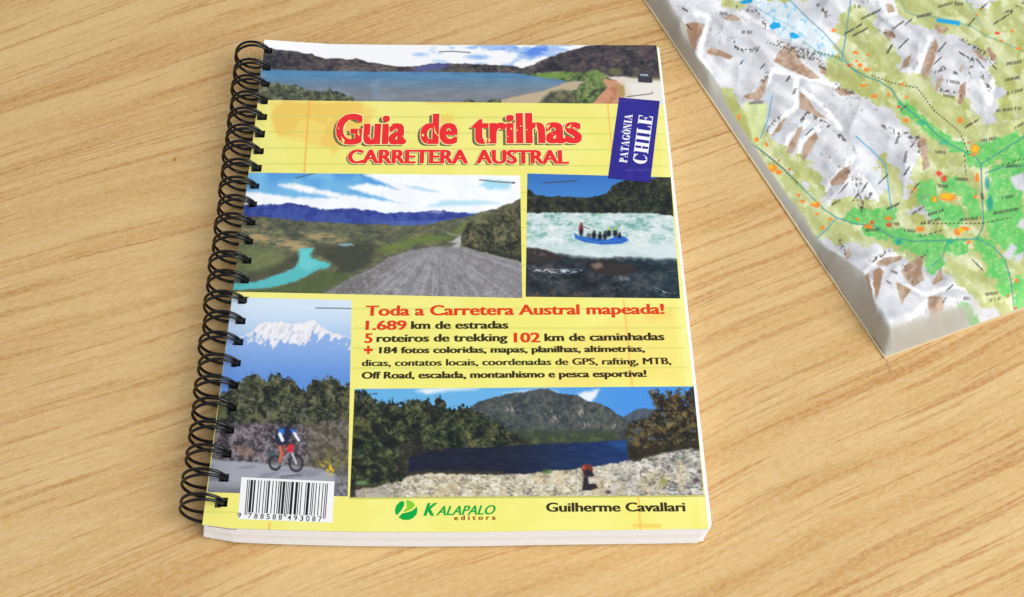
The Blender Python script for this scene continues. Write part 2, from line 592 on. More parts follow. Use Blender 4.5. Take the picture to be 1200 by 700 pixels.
    k.mix((92, 90, 92), rd * ss(.58, .72, fbm(X, Y, 2.5, 93, 3)) * ss(310, 348, Y) * .5)
    k.poly([(527, 284), (534, 280), (540, 276), (540, 283), (538, 290), (532, 290), (535, 285)], (184, 184, 186), 1.4)
    k.line([(524, 273), (531, 276), (538, 277)], (150, 152, 140), .8, 1.0, .8)
    k.X, k.Y = XO, YO
    k.line([(346, 209), (368, 203.5), (384, 197)], (70, 72, 72), .5, .5)
    k.line([(562, 211), (580, 213), (602, 214.5)], (90, 88, 80), .6, .6)
    k.ell(602, 214.5, 1.5, 1.2, (60, 60, 60))
    return k


def paint_raft(X, Y):
    XO, YO = X, Y
    X, Y = warp(X, Y, 1.6, 1.1)
    k = Ink(X, Y, (70, 132, 206))
    k.mix((52, 110, 188), ss(235, 205, Y) * .7)
    dk = (36, 42, 38)
    m = k.below([(612, 222), (620, 222), (625, 228), (640, 231), (655, 230), (675, 232), (700, 231), (710, 227), (718, 218), (735, 211), (800, 206)], dk, .9, 1.5, 6, 3)
    t = fbm(X, Y, 6, 5, 4)
    k.mix((70, 72, 52), m * ss(.5, .72, t) * .75)
    k.mix((52, 76, 42), m * polym(X, Y, [(745, 238), (770, 230), (780, 236), (765, 248), (745, 250)], 4) * .7)
    k.mix(stops(leafy(X, Y, 321, 8, 2), [(16, 20, 24), (34, 40, 38), (54, 60, 46), (82, 84, 62)]), m * .8)
    # white water
    w = k.below([(612, 250), (650, 249.5), (700, 250), (760, 250), (795, 254)], (206, 222, 220), .9, .6, 4, 9)
    n1 = .6 * fbm(X, Y, 8, 15, 4, 2.4, .8) + .4 * fbm(X, Y, 2.4, 16, 3, 1.8, 1)
    k.mix((142, 186, 178), w * ss(.46, .66, n1) * .95)
    k.mix((96, 150, 142), w * ss(.57, .75, n1) * .7 * ss(285, 255, Y))
    k.mix((240, 244, 244), w * ss(.45, .28, n1) * .8)
    k.mix((214, 226, 228), w * ss(278, 292, Y) * .7)
    # dark water and rocks below
    low = k.below([(612, 290), (640, 297), (660, 300), (680, 302), (700, 305), (730, 302), (760, 304), (800, 306)], (44, 58, 70), 3.0, 1.2, 6, 19)
    n2 = fbm(X, Y, 8, 25, 4, 2, .8)
    k.mix((28, 34, 40), low * ss(.42, .6, n2) * .8)
    k.mix((34, 74, 84), low * ss(720, 780, X) * .7)
    k.mix((60, 56, 62), low * ss(.5, .7, fbm(X, Y, 9, 29, 4)) * ss(760, 690, X) * .8)
    k.mix(stops(leafy(X, Y, 323, 9, 2, 1, 1.8), [(18, 24, 30), (34, 42, 50), (56, 62, 68), (96, 92, 92)]), low * .6)
    k.poly([(612, 291), (630, 291), (645, 295), (657, 301), (650, 306), (630, 308), (612, 306)], (56, 50, 50), 1.5)
    k.mix((92, 82, 78), polym(X, Y, [(616, 293), (638, 294), (650, 299), (630, 300)], 2) * ss(.4, .6, fbm(X, Y, 4, 33, 3)))
    k.poly([(690, 310), (702, 306), (715, 307), (742, 312), (748, 318), (730, 323), (700, 321)], (52, 46, 46), 2)
    k.mix((128, 110, 98), polym(X, Y, [(693, 311), (703, 308), (707, 313), (698, 316)], 2))
    k.mix((196, 206, 214), low * polym(X, Y, [(615, 311), (640, 316), (682, 316), (680, 320), (645, 320), (616, 316)], 1.5) * ss(.42, .56, fbm(X, Y, 3, 37, 3, 2, .7)))
    k.mix((190, 200, 208), low * polym(X, Y, [(768, 338), (782, 343), (792, 344), (785, 348), (768, 344)], 1.5) * ss(.45, .6, fbm(X, Y, 3, 38, 3, 2, .7)))
    k.mix((96, 80, 70), low * polym(X, Y, [(612, 345), (640, 340), (690, 343), (690, 352), (612, 352)], 2) * ss(.5, .65, fbm(X, Y, 5, 39, 3)) * .7)
    k.mix((120, 128, 134), low * polym(X, Y, [(725, 323), (738, 326), (736, 333), (726, 331)], 1.5) * ss(.45, .6, fbm(X, Y, 3, 40, 3)) * .8)
    # raft with its crew
    k.X, k.Y = XO, YO
    k.poly([(673, 273), (678, 277), (690, 278), (712, 281), (725, 276), (733, 278), (737, 282), (728, 286), (705, 287), (685, 284), (674, 280)], (40, 104, 196), .7)
    k.poly([(675, 278), (690, 281), (712, 283), (730, 281), (728, 284), (705, 285.5), (684, 282.5)], (30, 80, 168), .7, .7)
    for x, y, w, h, c, hc in ((681, 270, 2.6, 7, (44, 36, 44), (176, 58, 56)), (690, 276, 2.6, 3.2, (92, 96, 108), (190, 198, 210)), (696, 276, 2.8, 4, (30, 34, 44), (60, 60, 66)),
                              (703, 277.5, 2.6, 3.8, (28, 30, 40), (70, 62, 62)), (709, 277, 2.6, 4.2, (34, 38, 50), (52, 54, 60)), (713.5, 273.5, 2.6, 4.2, (26, 30, 40), (186, 196, 66)),
                              (721, 273.5, 2.8, 4.2, (34, 36, 44), (176, 190, 70)), (726, 277, 2.2, 2.6, (30, 36, 60), (60, 60, 70))):
        k.ell(x, y, w, h, c, .4)
        k.ell(x + .3, y - h - .6, 1.5, 1.5, hc, .5)
    k.ell(680, 267, 1.8, 2.2, (160, 52, 54), .5)
    k.line([(683, 266), (691, 268.5)], (120, 80, 84), .5)
    k.line([(700, 272), (694, 268)], (150, 160, 160), .4, .5, .7)
    k.line([(676, 279), (700, 284), (728, 282.5)], (96, 156, 226), .5, .6, .7)
    k.line([(637, 214.5), (655, 213.5), (676, 212)], (64, 72, 84), .6, .6)
    return k


def paint_volcano(X, Y):
    XO, YO = X, Y
    X, Y = warp(X, Y, .8, .8)
    k = Ink(X, Y, (205, 222, 242))
    g = ss(352, 450, Y)[:, None]
    k.c = np.array((212, 229, 244.))[None] * (1 - g) + np.array((104, 150, 218.))[None] * g
    # mountain body
    prof = np.interp(X, [260, 280, 292, 300, 306, 312, 320, 328, 340, 350, 360, 368, 374, 384, 400, 415],
                     [398, 395, 391, 383, 379, 377, 378, 376.5, 380, 378, 376.5, 375, 380, 388, 393, 396]) + (fbm(X, X * 0, 2.5, 3, 3) - .5) * 3
    m = st(Y - prof, .9)
    bc = np.array((142, 176, 228.))[None] * (1 - ss(395, 450, Y))[:, None] + np.array((98, 145, 216.))[None] * ss(395, 450, Y)[:, None]
    k.mix(bc, m)
    sn = .5 * fbm(X, Y, 8, 8, 3) + .5 * fbm(X + .5 * Y, Y, 4.5, 10, 3, .6, 2.2)
    low = np.interp(X, [260, 285, 300, 312, 330, 345, 360, 372, 390, 412], [398, 397, 396, 401, 403, 398, 398, 393, 397, 400])
    low = np.interp(X, [260, 285, 300, 312, 330, 345, 360, 372, 390, 412], [397, 398, 397, 399, 401, 398, 398, 395, 399, 402])
    sm = m * ss(2.2, -2.2, Y - low + (sn - .5) * 46)
    k.mix((238, 237, 242), sm)
    k.mix((204, 204, 218), sm * ss(.52, .66, fbm(X + .6 * Y, Y, 3.2, 12, 3, .7, 2)) * .7)
    # forest
    f = np.interp(X, [245, 262, 284, 290, 300, 306, 312, 318, 323, 327, 332, 338, 346, 352, 358, 364, 368, 375, 384, 390, 396, 402, 410, 415],
                  [462, 460, 446, 440, 438, 444, 446, 440, 437, 436, 444, 443, 447, 456, 458, 448, 442, 446, 443, 442, 446, 452, 450, 448]) + (fbm(X, Y, 2.6, 21, 3) - .5) * 9 + (fbm(X, Y * .35, 1.5, 22, 2) - .5) * 9
    m = st(Y - f, 1.0)
    t = fbm(X, Y, 5, 23, 5)
    fc = stops(leafy(X, Y, 331, 9, 2), [(20, 24, 26), (42, 48, 40), (68, 72, 52), (112, 112, 86)])
    k.mix(fc, m)
    k.mix((112, 112, 76), m * ss(.56, .74, fbm(X, Y, 9, 27, 4)) * .75)
    k.mix((120, 112, 116), m * ss(.62, .75, fbm(X, Y, 6, 29, 4)) * ss(455, 480, Y) * .5)
    # rocky bank
    bk = k.below([(240, 495), (270, 498), (300, 496), (330, 497), (360, 500), (380, 495), (415, 492)], (84, 76, 80), 3, 2, 6, 31)
    t2 = fbm(X, Y, 4, 33, 4)
    k.mix(stops(leafy(X, Y, 333, 7, 1.8), [(40, 38, 44), (74, 68, 74), (108, 100, 106), (156, 148, 152)]), bk * .85)
    k.mix((140, 132, 138), bk * ss(.56, .7, t2) * .8)
    k.mix((48, 46, 52), bk * ss(.47, .3, t2) * .8)
    k.mix((122, 116, 66), bk * ss(355, 375, X) * ss(.46, .62, fbm(X, Y, 5, 35, 3)) * ss(520, 535, Y) * .9)
    k.mix((104, 102, 62), bk * ss(350, 370, X) * .35)
    k.mix((152, 112, 92), bk * polym(X, Y, [(275, 525), (290, 522), (300, 532), (285, 536)], 3) * .5)
    # road
    rd = k.below([(240, 536), (262, 540), (290, 541), (315, 544), (355, 547), (375, 550), (395, 556), (402, 568), (415, 580)], (160, 162, 172), 1.5, .8, 6, 41)
    k.mix((132, 134, 146), rd * ss(.45, .65, fbm(X, Y, 8, 43, 3, 3, .6)) * .8)
    k.mix((96, 98, 110), rd * ss(562, 580, Y) * .7)
    k.mix((94, 90, 96), ss(390, 397, X) * ss(545, 556, Y) * .9)
    k.mix((150, 150, 152), ss(392, 397, X) * ss(552, 566, Y) * ss(.4, .6, fbm(X, Y, 4, 45, 3)) * .8)
    k.mix((226, 184, 44), polym(X, Y, [(374, 541), (381, 541), (391, 547), (394, 553), (388, 557), (380, 550)], 2.5) * ss(.44, .56, fbm(X, Y, 3, 47, 3)))
    # cyclist
    k.X, k.Y = X, Y = XO, YO
    for cx, cy, r in ((322.5, 542.5, 6.6), (347, 543, 7.6)):
        d = np.hypot((X - cx), (Y - cy) * 0.83)
        k.mix((46, 44, 52), st(1.25 - abs(d - r), .8))
        k.mix((120, 118, 122), st(r - 1.4 - d, .8) * .4)
    k.line([(330, 545), (336, 533), (341, 529)], (150, 150, 160), .9)
    k.line([(323, 543), (332, 546), (340, 530)], (120, 124, 132), .8)
    k.line([(341, 528), (347, 543)], (196, 196, 206), 1.1)
    k.poly([(314, 528), (322, 527), (323, 534), (316, 535)], (72, 84, 92), .8)
    k.line([(328, 524), (330, 531), (328, 541)], (196, 108, 88), 1.9)
    k.line([(333, 522), (333, 534)], (150, 80, 68), 1.2)
    k.poly([(336, 524), (341, 520), (345, 523), (342, 531), (337, 530)], (206, 44, 56), .8)
    k.poly([(323, 508), (327, 502), (336, 499), (342, 503), (340, 514), (336, 521), (326, 522), (322, 518)], (38, 40, 66), .9)
    k.poly([(326, 503), (333, 502), (333, 509), (326, 511)], (52, 112, 204), .9)
    k.poly([(340, 503), (346, 504), (347, 510), (342, 508)], (52, 112, 204), .8)
    k.line([(328, 509), (331, 516)], (236, 236, 244), 2.0)
    k.line([(345, 508), (350, 516)], (236, 236, 244), 1.5)
    k.ell(339.5, 499, 3.6, 3.4, (42, 42, 52), .3)
    k.line([(330, 559), (352, 557)], (104, 104, 114), 1.2, 1.4)
    k.line([(370, 361.2), (412, 361.8)], (78, 86, 98), .55, .5)
    return k


def paint_lake_low(X, Y):
    XO, YO = X, Y
    X, Y = warp(X, Y, 2.2, 1.4)
    k = Ink(X, Y, (104, 176, 226))
    k.mix((70, 142, 222), ss(560, 760, X) * .9)
    k.mix((236, 240, 246), polym(X, Y, [(488, 458), (500, 455), (535, 454), (560, 456), (520, 459), (500, 462)], 2.5) * .95)
    k.mix((236, 240, 246), polym(X, Y, [(677, 461), (690, 459), (703, 456), (699, 464), (692, 472), (684, 468)], 2) * .95)
    k.mix((226, 236, 246), polym(X, Y, [(590, 461), (612, 457), (640, 455), (655, 460), (630, 461)], 2) * .6)
    # big mountain
    m = k.below([(410, 520), (550, 478), (563, 470), (580, 466), (600, 461), (618, 459), (632, 456), (642, 455.5), (652, 461), (664, 463), (678, 464), (690, 471), (700, 471.5),
                 (712, 478), (722, 485), (731, 489), (742, 482), (752, 479), (765, 480), (830, 490)], (66, 74, 82), .9, .8, 5, 2)
    t = fbm(X, Y, 7, 4, 4)
    k.mix((90, 92, 88), m * ss(.5, .72, t) * .6)
    k.mix(stops(leafy(X, Y, 341, 10, 2.2), [(44, 52, 58), (62, 70, 74), (84, 88, 84), (112, 112, 98)]), m * .75)
    k.mix((72, 92, 118), m * ss(731, 738, X) * .5)
    for x, y, rx, ry in ((645, 482, 4, 6), (651, 492, 6, 6), (681, 484, 4, 7), (686, 499, 5, 6), (719, 500, 4, 4), (600, 480, 10, 4)):
        d = np.sqrt(((X - x) / rx) ** 2 + ((Y - y) / ry) ** 2)
        k.mix((160, 158, 142), m * ss(1.2, .3, d) * ss(.48, .62, fbm(X, Y, 2.4, 6, 3, .8, 1.6)) * .85)
    k.mix((58, 68, 50), m * ss(498, 512, Y) * ss(735, 715, X) * .85)
    k.mix((98, 104, 62), m * ss(505, 514, Y) * ss(.5, .7, fbm(X, Y, 5, 8, 3)) * .7)
    # lake
    lk = polym(X, Y, [(470, 528), (500, 526), (560, 524), (620, 521), (660, 519.5), (700, 518), (742, 515), (745, 540), (742, 552), (640, 556), (470, 560)], .9)
    lt = ss(560, 740, X)[:, None]
    k.mix(np.array((26, 31, 50.))[None] * (1 - lt) + np.array((24, 52, 102.))[None] * lt + (fbm(X, Y, 4, 12, 3, 3, .7) - .5)[:, None] * 22, lk)
    k.mix((36, 86, 150), lk * polym(X, Y, [(715, 519), (738, 517), (738, 528), (722, 524)], 4) * .8)
    # beach
    bl = np.interp(X, [405, 440, 470, 500, 560, 620, 640, 670, 700, 720, 745, 770, 800, 830], [575, 572, 560, 555, 556, 555.5, 553, 550, 546, 543, 538, 532, 527, 523]) + (fbm(X, X * 0, 4, 14, 3) - .5) * 2
    b = st(Y - bl, .9)
    k.mix((62, 56, 44), st(Y - bl + 4, 1.5) * (X < 590) * .8)
    t = fbm(X, Y, 2.6, 16, 4, 1.6, .8)
    base = stops(leafy(X, Y, 343, 6, 1.5, 1.1, 1.4), [(134, 128, 116), (184, 174, 150), (206, 197, 170), (232, 226, 208)])
    grey = stops(leafy(X, Y, 349, 6, 1.6, 1.1, 1.4), [(92, 92, 96), (154, 152, 148), (190, 186, 176), (226, 224, 220)])
    gw = (ss(650, 780, X) * .8 + ss(470, 420, X) * .6)[:, None]
    base = base * (1 - gw) + grey * gw
    k.mix(base, b)
    k.mix((204, 184, 142), b * ss(.5, .7, fbm(X, Y, 14, 18, 2)) * .5)
    k.mix((90, 92, 98), b * ss(.62, .74, fbm(X, Y, 3.2, 19, 3, 1.7, .7)) * .85 * ss(700, 760, X))
    k.mix((236, 232, 222), b * ss(.64, .76, fbm(X, Y, 3, 21, 3, 1.6, .8)) * .8)
    k.mix((120, 108, 92), b * ss(.66, .76, fbm(X, Y, 3, 23, 3)) * .8)
    k.mix((146, 140, 138), b * ss(486, 440, X) * .4)
    # forest on the left
    fl = np.interp(X, [405, 415, 425, 434, 440, 452, 458, 470, 480, 488, 494, 500, 508, 512, 518, 524, 532, 540, 548, 556, 565, 575, 583, 590, 600, 640],
                   [470, 458, 458, 462, 470, 472, 469, 474, 470, 468, 470, 468, 474, 466, 466, 476, 480, 476, 474, 482, 486, 490, 492, 498, 508, 530]) + (fbm(X, Y, 2.5, 31, 3) - .5) * 9 + (fbm(X, Y * .35, 1.5, 32, 2) - .5) * 8
    fb = np.interp(X, [405, 470, 476, 480, 500, 540, 600, 640], [566, 566, 560, 536, 528, 525, 522, 520])
    m = st(Y - fl, 1) * st(fb - Y + (fbm(X, Y, 5, 33, 3) - .5) * 6, 1.2)
    t = fbm(X, Y, 5.5, 35, 5)
    fc = stops(leafy(X, Y, 345, 10, 2.1), [(14, 20, 20), (34, 43, 34), (62, 70, 48), (104, 106, 68)])
    k.mix(fc, m)
    k.mix((104, 104, 58), m * ss(.6, .76, fbm(X, Y, 8, 37, 4)) * .7)
    k.mix((24, 26, 28), m * ss(.47, .34, fbm(X, Y, 10, 39, 3)) * .75)
    k.mix((52, 44, 44), m * polym(X, Y, [(470, 520), (500, 524), (540, 527), (478, 560), (466, 550)], 3) * .5)
    k.line([(424, 470), (422, 462), (427, 458)], (70, 76, 92), .6, .6)
    k.line([(436, 478), (434, 462), (441, 462)], (56, 66, 84), .6, .6)
    # tree on the right
    tr = polym(X, Y, [(757, 459), (764, 456), (780, 458), (800, 454), (832, 452), (835, 526), (800, 526), (770, 532), (742, 541), (735, 534), (736, 518), (732, 506), (738, 494), (760, 490), (768, 480), (766, 470)], 2)
    n = fbm(X, Y, 5, 51, 4)
    up = ss(478, 458, Y) * .22
    tr = tr * ss(.30 + up, .44 + up, n + .12 * ss(752, 775, X))
    tc = stops(leafy(X, Y, 347, 9, 2), [(20, 19, 26), (48, 44, 34), (84, 74, 46), (128, 112, 72)])
    k.mix(tc, tr)
    k.mix((30, 30, 48), tr * ss(800, 820, X) * ss(492, 472, Y) * .8)
    k.mix((36, 30, 28), tr * ss(.5, .34, fbm(X, Y, 8, 55, 4)) * .8)
    k.mix((108, 96, 54), tr * ss(.58, .75, fbm(X, Y, 7, 57, 4, 1.5, .8)) * .7)
    k.mix((44, 40, 30), polym(X, Y, [(737, 536), (760, 524), (800, 519), (830, 515), (832, 526), (800, 526), (765, 534), (742, 541)], 1.5) * .7)
    # backpack on the beach
    k.X, k.Y = X, Y = XO, YO
    k.poly([(681, 547), (685, 544), (691, 544), (695, 549), (694, 557), (684, 558)], (120, 50, 44), .8)
    k.poly([(684, 552), (690, 550), (694, 553), (697, 558), (692, 559), (685, 558)], (42, 36, 46), .8)
    k.poly([(684, 559), (689, 558), (690, 567), (698, 567), (701, 572), (692, 575), (682, 575)], (44, 38, 48), .8)
    k.ell(684, 548, 1.5, 2, (186, 90, 72), .5)
    k.poly([(711, 578), (716, 571), (726, 566), (728, 571), (718, 576), (716, 580)], (206, 196, 190), .8)
    k.ell(713, 577, 3.5, 2.2, (80, 66, 66), .5, .9)
    k.ell(642, 553, 6, 2.4, (84, 122, 52), .6, .85)
    k.ell(778, 565, 4, 4, (150, 146, 74), .6, .85)
    k.ell(816, 563, 4, 3, (70, 48, 60), .6, .85)
    k.ell(820, 553, 3, 2.5, (80, 56, 66), .6, .7)
    k.ell(424, 566, 7, 2.4, (112, 146, 92), .6, .85)
    k.mix((28, 28, 30), polym(X, Y, [(409, 560), (416, 562), (417, 586), (409, 586)], 1) * .8)
    return k


# ------------------------------------------------------------------ the guidebook
book = empty('spiral_guidebook', tuple(pt(534, 620, 0)[0]))
tag(book, 'yellow wire bound trail guidebook Guia de trilhas lying flat on the table', 'book')
BO = Vector(book.location)


def localize(P):
    return P - np.array(BO)[None, :]


QUAD = [(311, 53), (770, 53), (830.5, 619), (237, 615)]

# the wire loops: where each tip enters its punched hole
T0 = pt(317.5, 63, ZC)[0]
T1 = pt(263, 589, ZC)[0]
N_LOOP = 24
tips = [T0 + (T1 - T0) * (k / (N_LOOP - 1)) for k in range(N_LOOP)]
HX, HY = 0.0017, 0.0014
hole_c = np.array([[t[0] - 0.0010, t[1]] for t in tips])


def in_hole(cen, g=0.0):
    bad = np.zeros(len(cen), bool)
    for hx, hy in hole_c:
        bad |= (abs(cen[:, 0] - hx) < HX + g) & (abs(cen[:, 1] - hy) < HY + g)
    return bad


def front_bow(X):
    return np.interp(X, [238, 270, 330, 410, 480, 560, 640, 760, 832], [0, 4.4, 6.0, 7.4, 7.4, 6.6, 4.6, 2.4, .8])


PRINT = print_mat('glossy_printed_card', 0.38, 0.28)


def sheet(name, quad, paint, step, dz, parent, m=None, g=0.0, bow=False):
    # size from the world length of the quad's sides
    c = pt([q[0] for q in quad], [q[1] for q in quad], ZC)
    w = max(np.linalg.norm(c[1] - c[0]), np.linalg.norm(c[2] - c[3]))
    h = max(np.linalg.norm(c[3] - c[0]), np.linalg.norm(c[2] - c[1]))
    nx, ny = int(w / step) + 2, int(h / step) + 2
    X, Y = quad_grid(quad, nx, ny)
    if bow:
        Y = Y + front_bow(X) * ss(585, 620, Y)
    P = pt(X, Y, ZC)
    cols = paint(X, Y).linear()
    P[:, 2] += lift(P) + dz
    drop = (lambda cen: in_hole(cen, g))
    me = grid_mesh(name, P, nx, ny, cols, drop)
    me.vertices.foreach_set('co', localize(P).astype(np.float32).ravel())
    me.update()
    return link(name, me, m or PRINT, parent)


def paint_cover(X, Y):
    k = Ink(X, Y, (241, 234, 124))
    k.mix((245, 240, 142), ss(.45, .6, fbm(X, Y, 60, 2, 3)) * .5)
    n = (fbm(X, Y, 16, 5, 4) - .5) * 12
    st1 = polym(X, Y + n * .6, [(318, 119), (400, 119), (425, 122), (440, 130), (430, 150), (420, 165), (395, 172), (372, 172), (352, 165), (325, 160), (318, 150)], 3)
    k.mix((245, 210, 106), st1 * .75)
    k.mix((240, 196, 92), st1 * ss(.5, .56, fbm(X, Y, 26, 7, 3)) * .6)
    k.mix((243, 206, 96), polym(X, Y, [(384, 168), (396, 166), (398, 176), (390, 182)], 2) * .7)
    k.mix((243, 206, 96), polym(X, Y, [(505, 134), (530, 134), (532, 142), (520, 146), (508, 144)], 2) * .75)
    k.mix((246, 220, 118), polym(X, Y + n, [(670, 400), (700, 380), (745, 368), (790, 360), (800, 450), (760, 448), (720, 440), (700, 455), (640, 455)], 5) * .55)
    k.mix((244, 212, 108), polym(X, Y, [(752, 368), (785, 362), (790, 372), (760, 378)], 3) * .6)
    k.mix((240, 190, 80), polym(X, Y, [(740, 614), (775, 614), (775, 619), (742, 618)], 1.5) * .6)
    k.mix((240, 190, 80), polym(X, Y, [(495, 119), (560, 118), (560, 121), (500, 122)], 1.5) * .5)
    gl, og = (206, 210, 108), (246, 170, 84)
    for yl, yr in ((136.5, 138.5), (154.5, 157.5), (173.5, 176), (192, 195)):
        k.line([(318 - (yl - 136) * .12, yl), (777 + (yl - 136) * .1, yr)], gl, .5, .7)
    for y in (362, 385, 408.4, 431.6):
        k.line([(413.5, y), (798 + (y - 362) * .11, y - .6)], gl, .5, .7)
    for y in (226, 246, 267, 288, 311, 334):
        k.line([(610, y), (618, y)], gl, .5, .7)
        k.line([(786, y), (800, y)], gl, .5, .7)
    k.line([(242, 600), (280, 600.5)], gl, .5, .7)
    k.line([(409.5, 584), (827, 581.5)], (150, 160, 80), .6, .7)
    k.line([(362.5, 118.5), (356.5, 203)], og, .75, .7)
    k.line([(712, 121), (716, 166), (718, 205)], og, .55, .7)
    k.line([(731, 352), (741, 455)], og, .55, .7)
    k.line([(748, 582), (750.5, 621)], og, .65, .7)
    k.line([(316, 613), (315, 623)], og, .9, .7)
    k.mix((252, 248, 178), polym(X, Y, [(768, 118), (780, 118), (800, 260), (828, 615), (822, 615)], 2) * .3)
    return k


cover = sheet('front_cover', QUAD, paint_cover, 0.0004, 0.0, book, None, .0003, True)
cover['label'] = 'yellow printed front cover with photographs and lettering'
# underside / thickness of the cover card
photos = [
    ([(311, 53), (769.3, 53.1), (777, 122.5), (302.5, 117.5)], paint_lake_top, 'photograph of a blue lake below dark hills across the top'),
    ([(291.5, 202.5), (609.5, 206), (612, 349.5), (273, 342)], paint_road, 'photograph of a turquoise river and gravel road'),
    ([(618, 203.5), (786, 208), (797, 350), (616, 348)], paint_raft, 'photograph of a blue raft in white rapids'),
    ([(272, 348.5), (412, 352), (407.5, 582), (243, 577)], paint_volcano, 'photograph of a cyclist below a snowy mountain'),
    ([(415.5, 456), (813, 453), (825, 580.5), (410, 583)], paint_lake_low, 'photograph of a dark lake with a pebble beach'),
]
for q, fn, lab in photos:
    o = sheet('printed_photo', q, fn, 0.00029, 0.00003, cover)
    o['label'] = lab


def flat_poly(bm, pts, z, mi=0):
    P = pt([p[0] for p in pts], [p[1] for p in pts], ZC)
    P[:, 2] += lift(P) + z
    P = localize(P)
    vs = [bm.verts.new(p) for p in P]
    f = bm.faces.new(vs)
    f.material_index = mi
    if f.normal.z < 0:
        pass
    return f


def finish(bm, name, mats, parent, label=None):
    bm.normal_update()
    for f in bm.faces:
        if f.normal.z < 0:
            f.normal_flip()
    me = bpy.data.meshes.new(name)
    bm.to_mesh(me)
    bm.free()
    o = link(name, me, None, parent)
    for m in mats:
        me.materials.append(m)
    if label:
        o['label'] = label
    return o




def strip(bm, x0, y0, x1, y1, hw, z, mi=0, n=6):
    """thin printed line from one point to the other"""
    dx, dy = x1 - x0, y1 - y0
    L = math.hypot(dx, dy)
    ox, oy = -dy / L * hw, dx / L * hw
    for i in range(n):
        a, b = i / n, (i + 1) / n
        flat_poly(bm, [(x0 + dx * a + ox, y0 + dy * a + oy), (x0 + dx * b + ox, y0 + dy * b + oy),
                       (x0 + dx * b - ox, y0 + dy * b - oy), (x0 + dx * a - ox, y0 + dy * a - oy)], z, mi)


# ---- lettering
VP = np.array([569.0, -1868.0])


def font_mesh(s, offset=0.0, shear=0.0, spacing=1.0):
    cu = bpy.data.curves.new('t', 'FONT')
    cu.body = s
    cu.offset = 0.0 if 'M' in s else offset
    cu.shear = shear
    cu.space_character = spacing
    cu.resolution_u = 4
    ob = bpy.data.objects.new('t', cu)
    C.objects.link(ob)
    dg = bpy.context.evaluated_depsgraph_get()
    me = bpy.data.meshes.new_from_object(ob.evaluated_get(dg))
    V = np.zeros(len(me.vertices) * 3)
    me.vertices.foreach_get('co', V)
    V = V.reshape(-1, 3)[:, :2]
    faces = [tuple(p.vertices) for p in me.polygons]
    bpy.data.objects.remove(ob)
    bpy.data.curves.remove(cu)
    bpy.data.meshes.remove(me)
    return V, faces


_h = font_mesh('H')[0]
CAPH = _h[:, 1].max()


def bold(bm, s, p0, p1, cap, z, mi=0, w=.5, offset=0.0, **kw):
    """heavier strokes: the same line overprinted a hair to each side"""
    sh = kw.pop('shift', (0, 0))
    n = max(2, int(math.ceil(w / .35)) + 1)
    for i in range(n):
        d = -w + 2 * w * i / (n - 1)
        letter(bm, s, (p0[0] + w, p0[1]), (p1[0] - w, p1[1]), cap, z + i * .000003, mi, offset, shift=(sh[0] + d, sh[1]), **kw)


def letter(bm, s, p0, p1, cap, z, mi=0, offset=0.0, shear=0.0, spacing=1.0, shift=(0, 0), up=None, ref=None):
    """set a line of print from p0 to p1 (baseline), capitals cap high"""
    V, faces = font_mesh(s, offset, shear, spacing)
    R = font_mesh(s, ref if ref is not None else offset, shear, spacing)[0]
    x0, x1 = R[:, 0].min(), R[:, 0].max()
    xn = (V[:, 0] - x0) / (x1 - x0)
    yn = V[:, 1] / CAPH
    p0, p1 = np.array(p0, float), np.array(p1, float)
    B = p0[None] + (p1 - p0)[None] * xn[:, None]
    if up is None:
        d = VP[None] - B
        d /= np.linalg.norm(d, axis=1)[:, None]
    else:
        d = np.array(up, float)[None]
    Q = B + d * (yn * cap)[:, None] + np.array(shift, float)[None]
    P = pt(Q[:, 0], Q[:, 1], ZC)
    P[:, 2] += lift(P) + z
    P = localize(P)
    vs = [bm.verts.new(p) for p in P]
    for f in faces:
        try:
            nf = bm.faces.new([vs[i] for i in f])
            nf.material_index = mi
        except ValueError:
            pass


RED = mat('red_ink', (238, 44, 48), .4, .25)
HALO = mat('pale_halo_ink', (250, 244, 176), .45, .2)
SHAD = mat('olive_ink', (118, 111, 72), .45, .2)
BLK = mat('dark_brown_ink', (58, 48, 24), .45, .2)
REDB = mat('orange_red_ink', (226, 62, 28), .4, .25)
YEL = mat('scratch_yellow_ink', (250, 236, 140), .45, .2)

bm = bmesh.new()
words = [('Guia', (392, 169.4), (476, 169)), ('de', (492, 169), (536.5, 168.8)), ('trilhas', (552.5, 168.6), (682.5, 167.6))]
for wd, a_, b_ in words:
    bold(bm, wd, a_, b_, 35, .00004, 0, 2.8, .006, shift=(-3.2, 1.9))
for wd, a_, b_ in words:
    for dy in (-.7, .7):
        bold(bm, wd, (a_[0] - .5, a_[1]), (b_[0] + .5, b_[1]), 35, .00008 + dy * .000002, 1, 2.7, .006, shift=(.1, dy))
for wd, a_, b_ in words:
    for dy in (-.6, .6):
        bold(bm, wd, (a_[0] + .3, a_[1] - .6), (b_[0] - .3, b_[1] - .6), 33.8, .00012 + dy * .000002, 2, 1.65, .006, shift=(0, dy))
for p in ([(508, 147), (510, 153), (513, 160), (509.5, 156)], [(566, 158), (571, 163), (569, 171), (567, 164)], [(573, 160), (575, 166), (572, 167)],
          [(628, 143), (629.5, 152), (627, 157)], [(400, 160), (404, 165), (402, 171)], [(455, 145), (460, 147), (456, 150)], [(640, 148), (645, 146), (642, 152)],
          [(664, 150), (670, 146), (668, 151)], [(420, 150), (421.5, 160), (419, 158)], [(585, 155), (590, 163), (584, 160)], [(478, 155), (484, 153), (481, 158)], [(536, 158), (542, 160), (538, 163)]):
    flat_poly(bm, p, .00018, 3)
rg = random.Random(12)
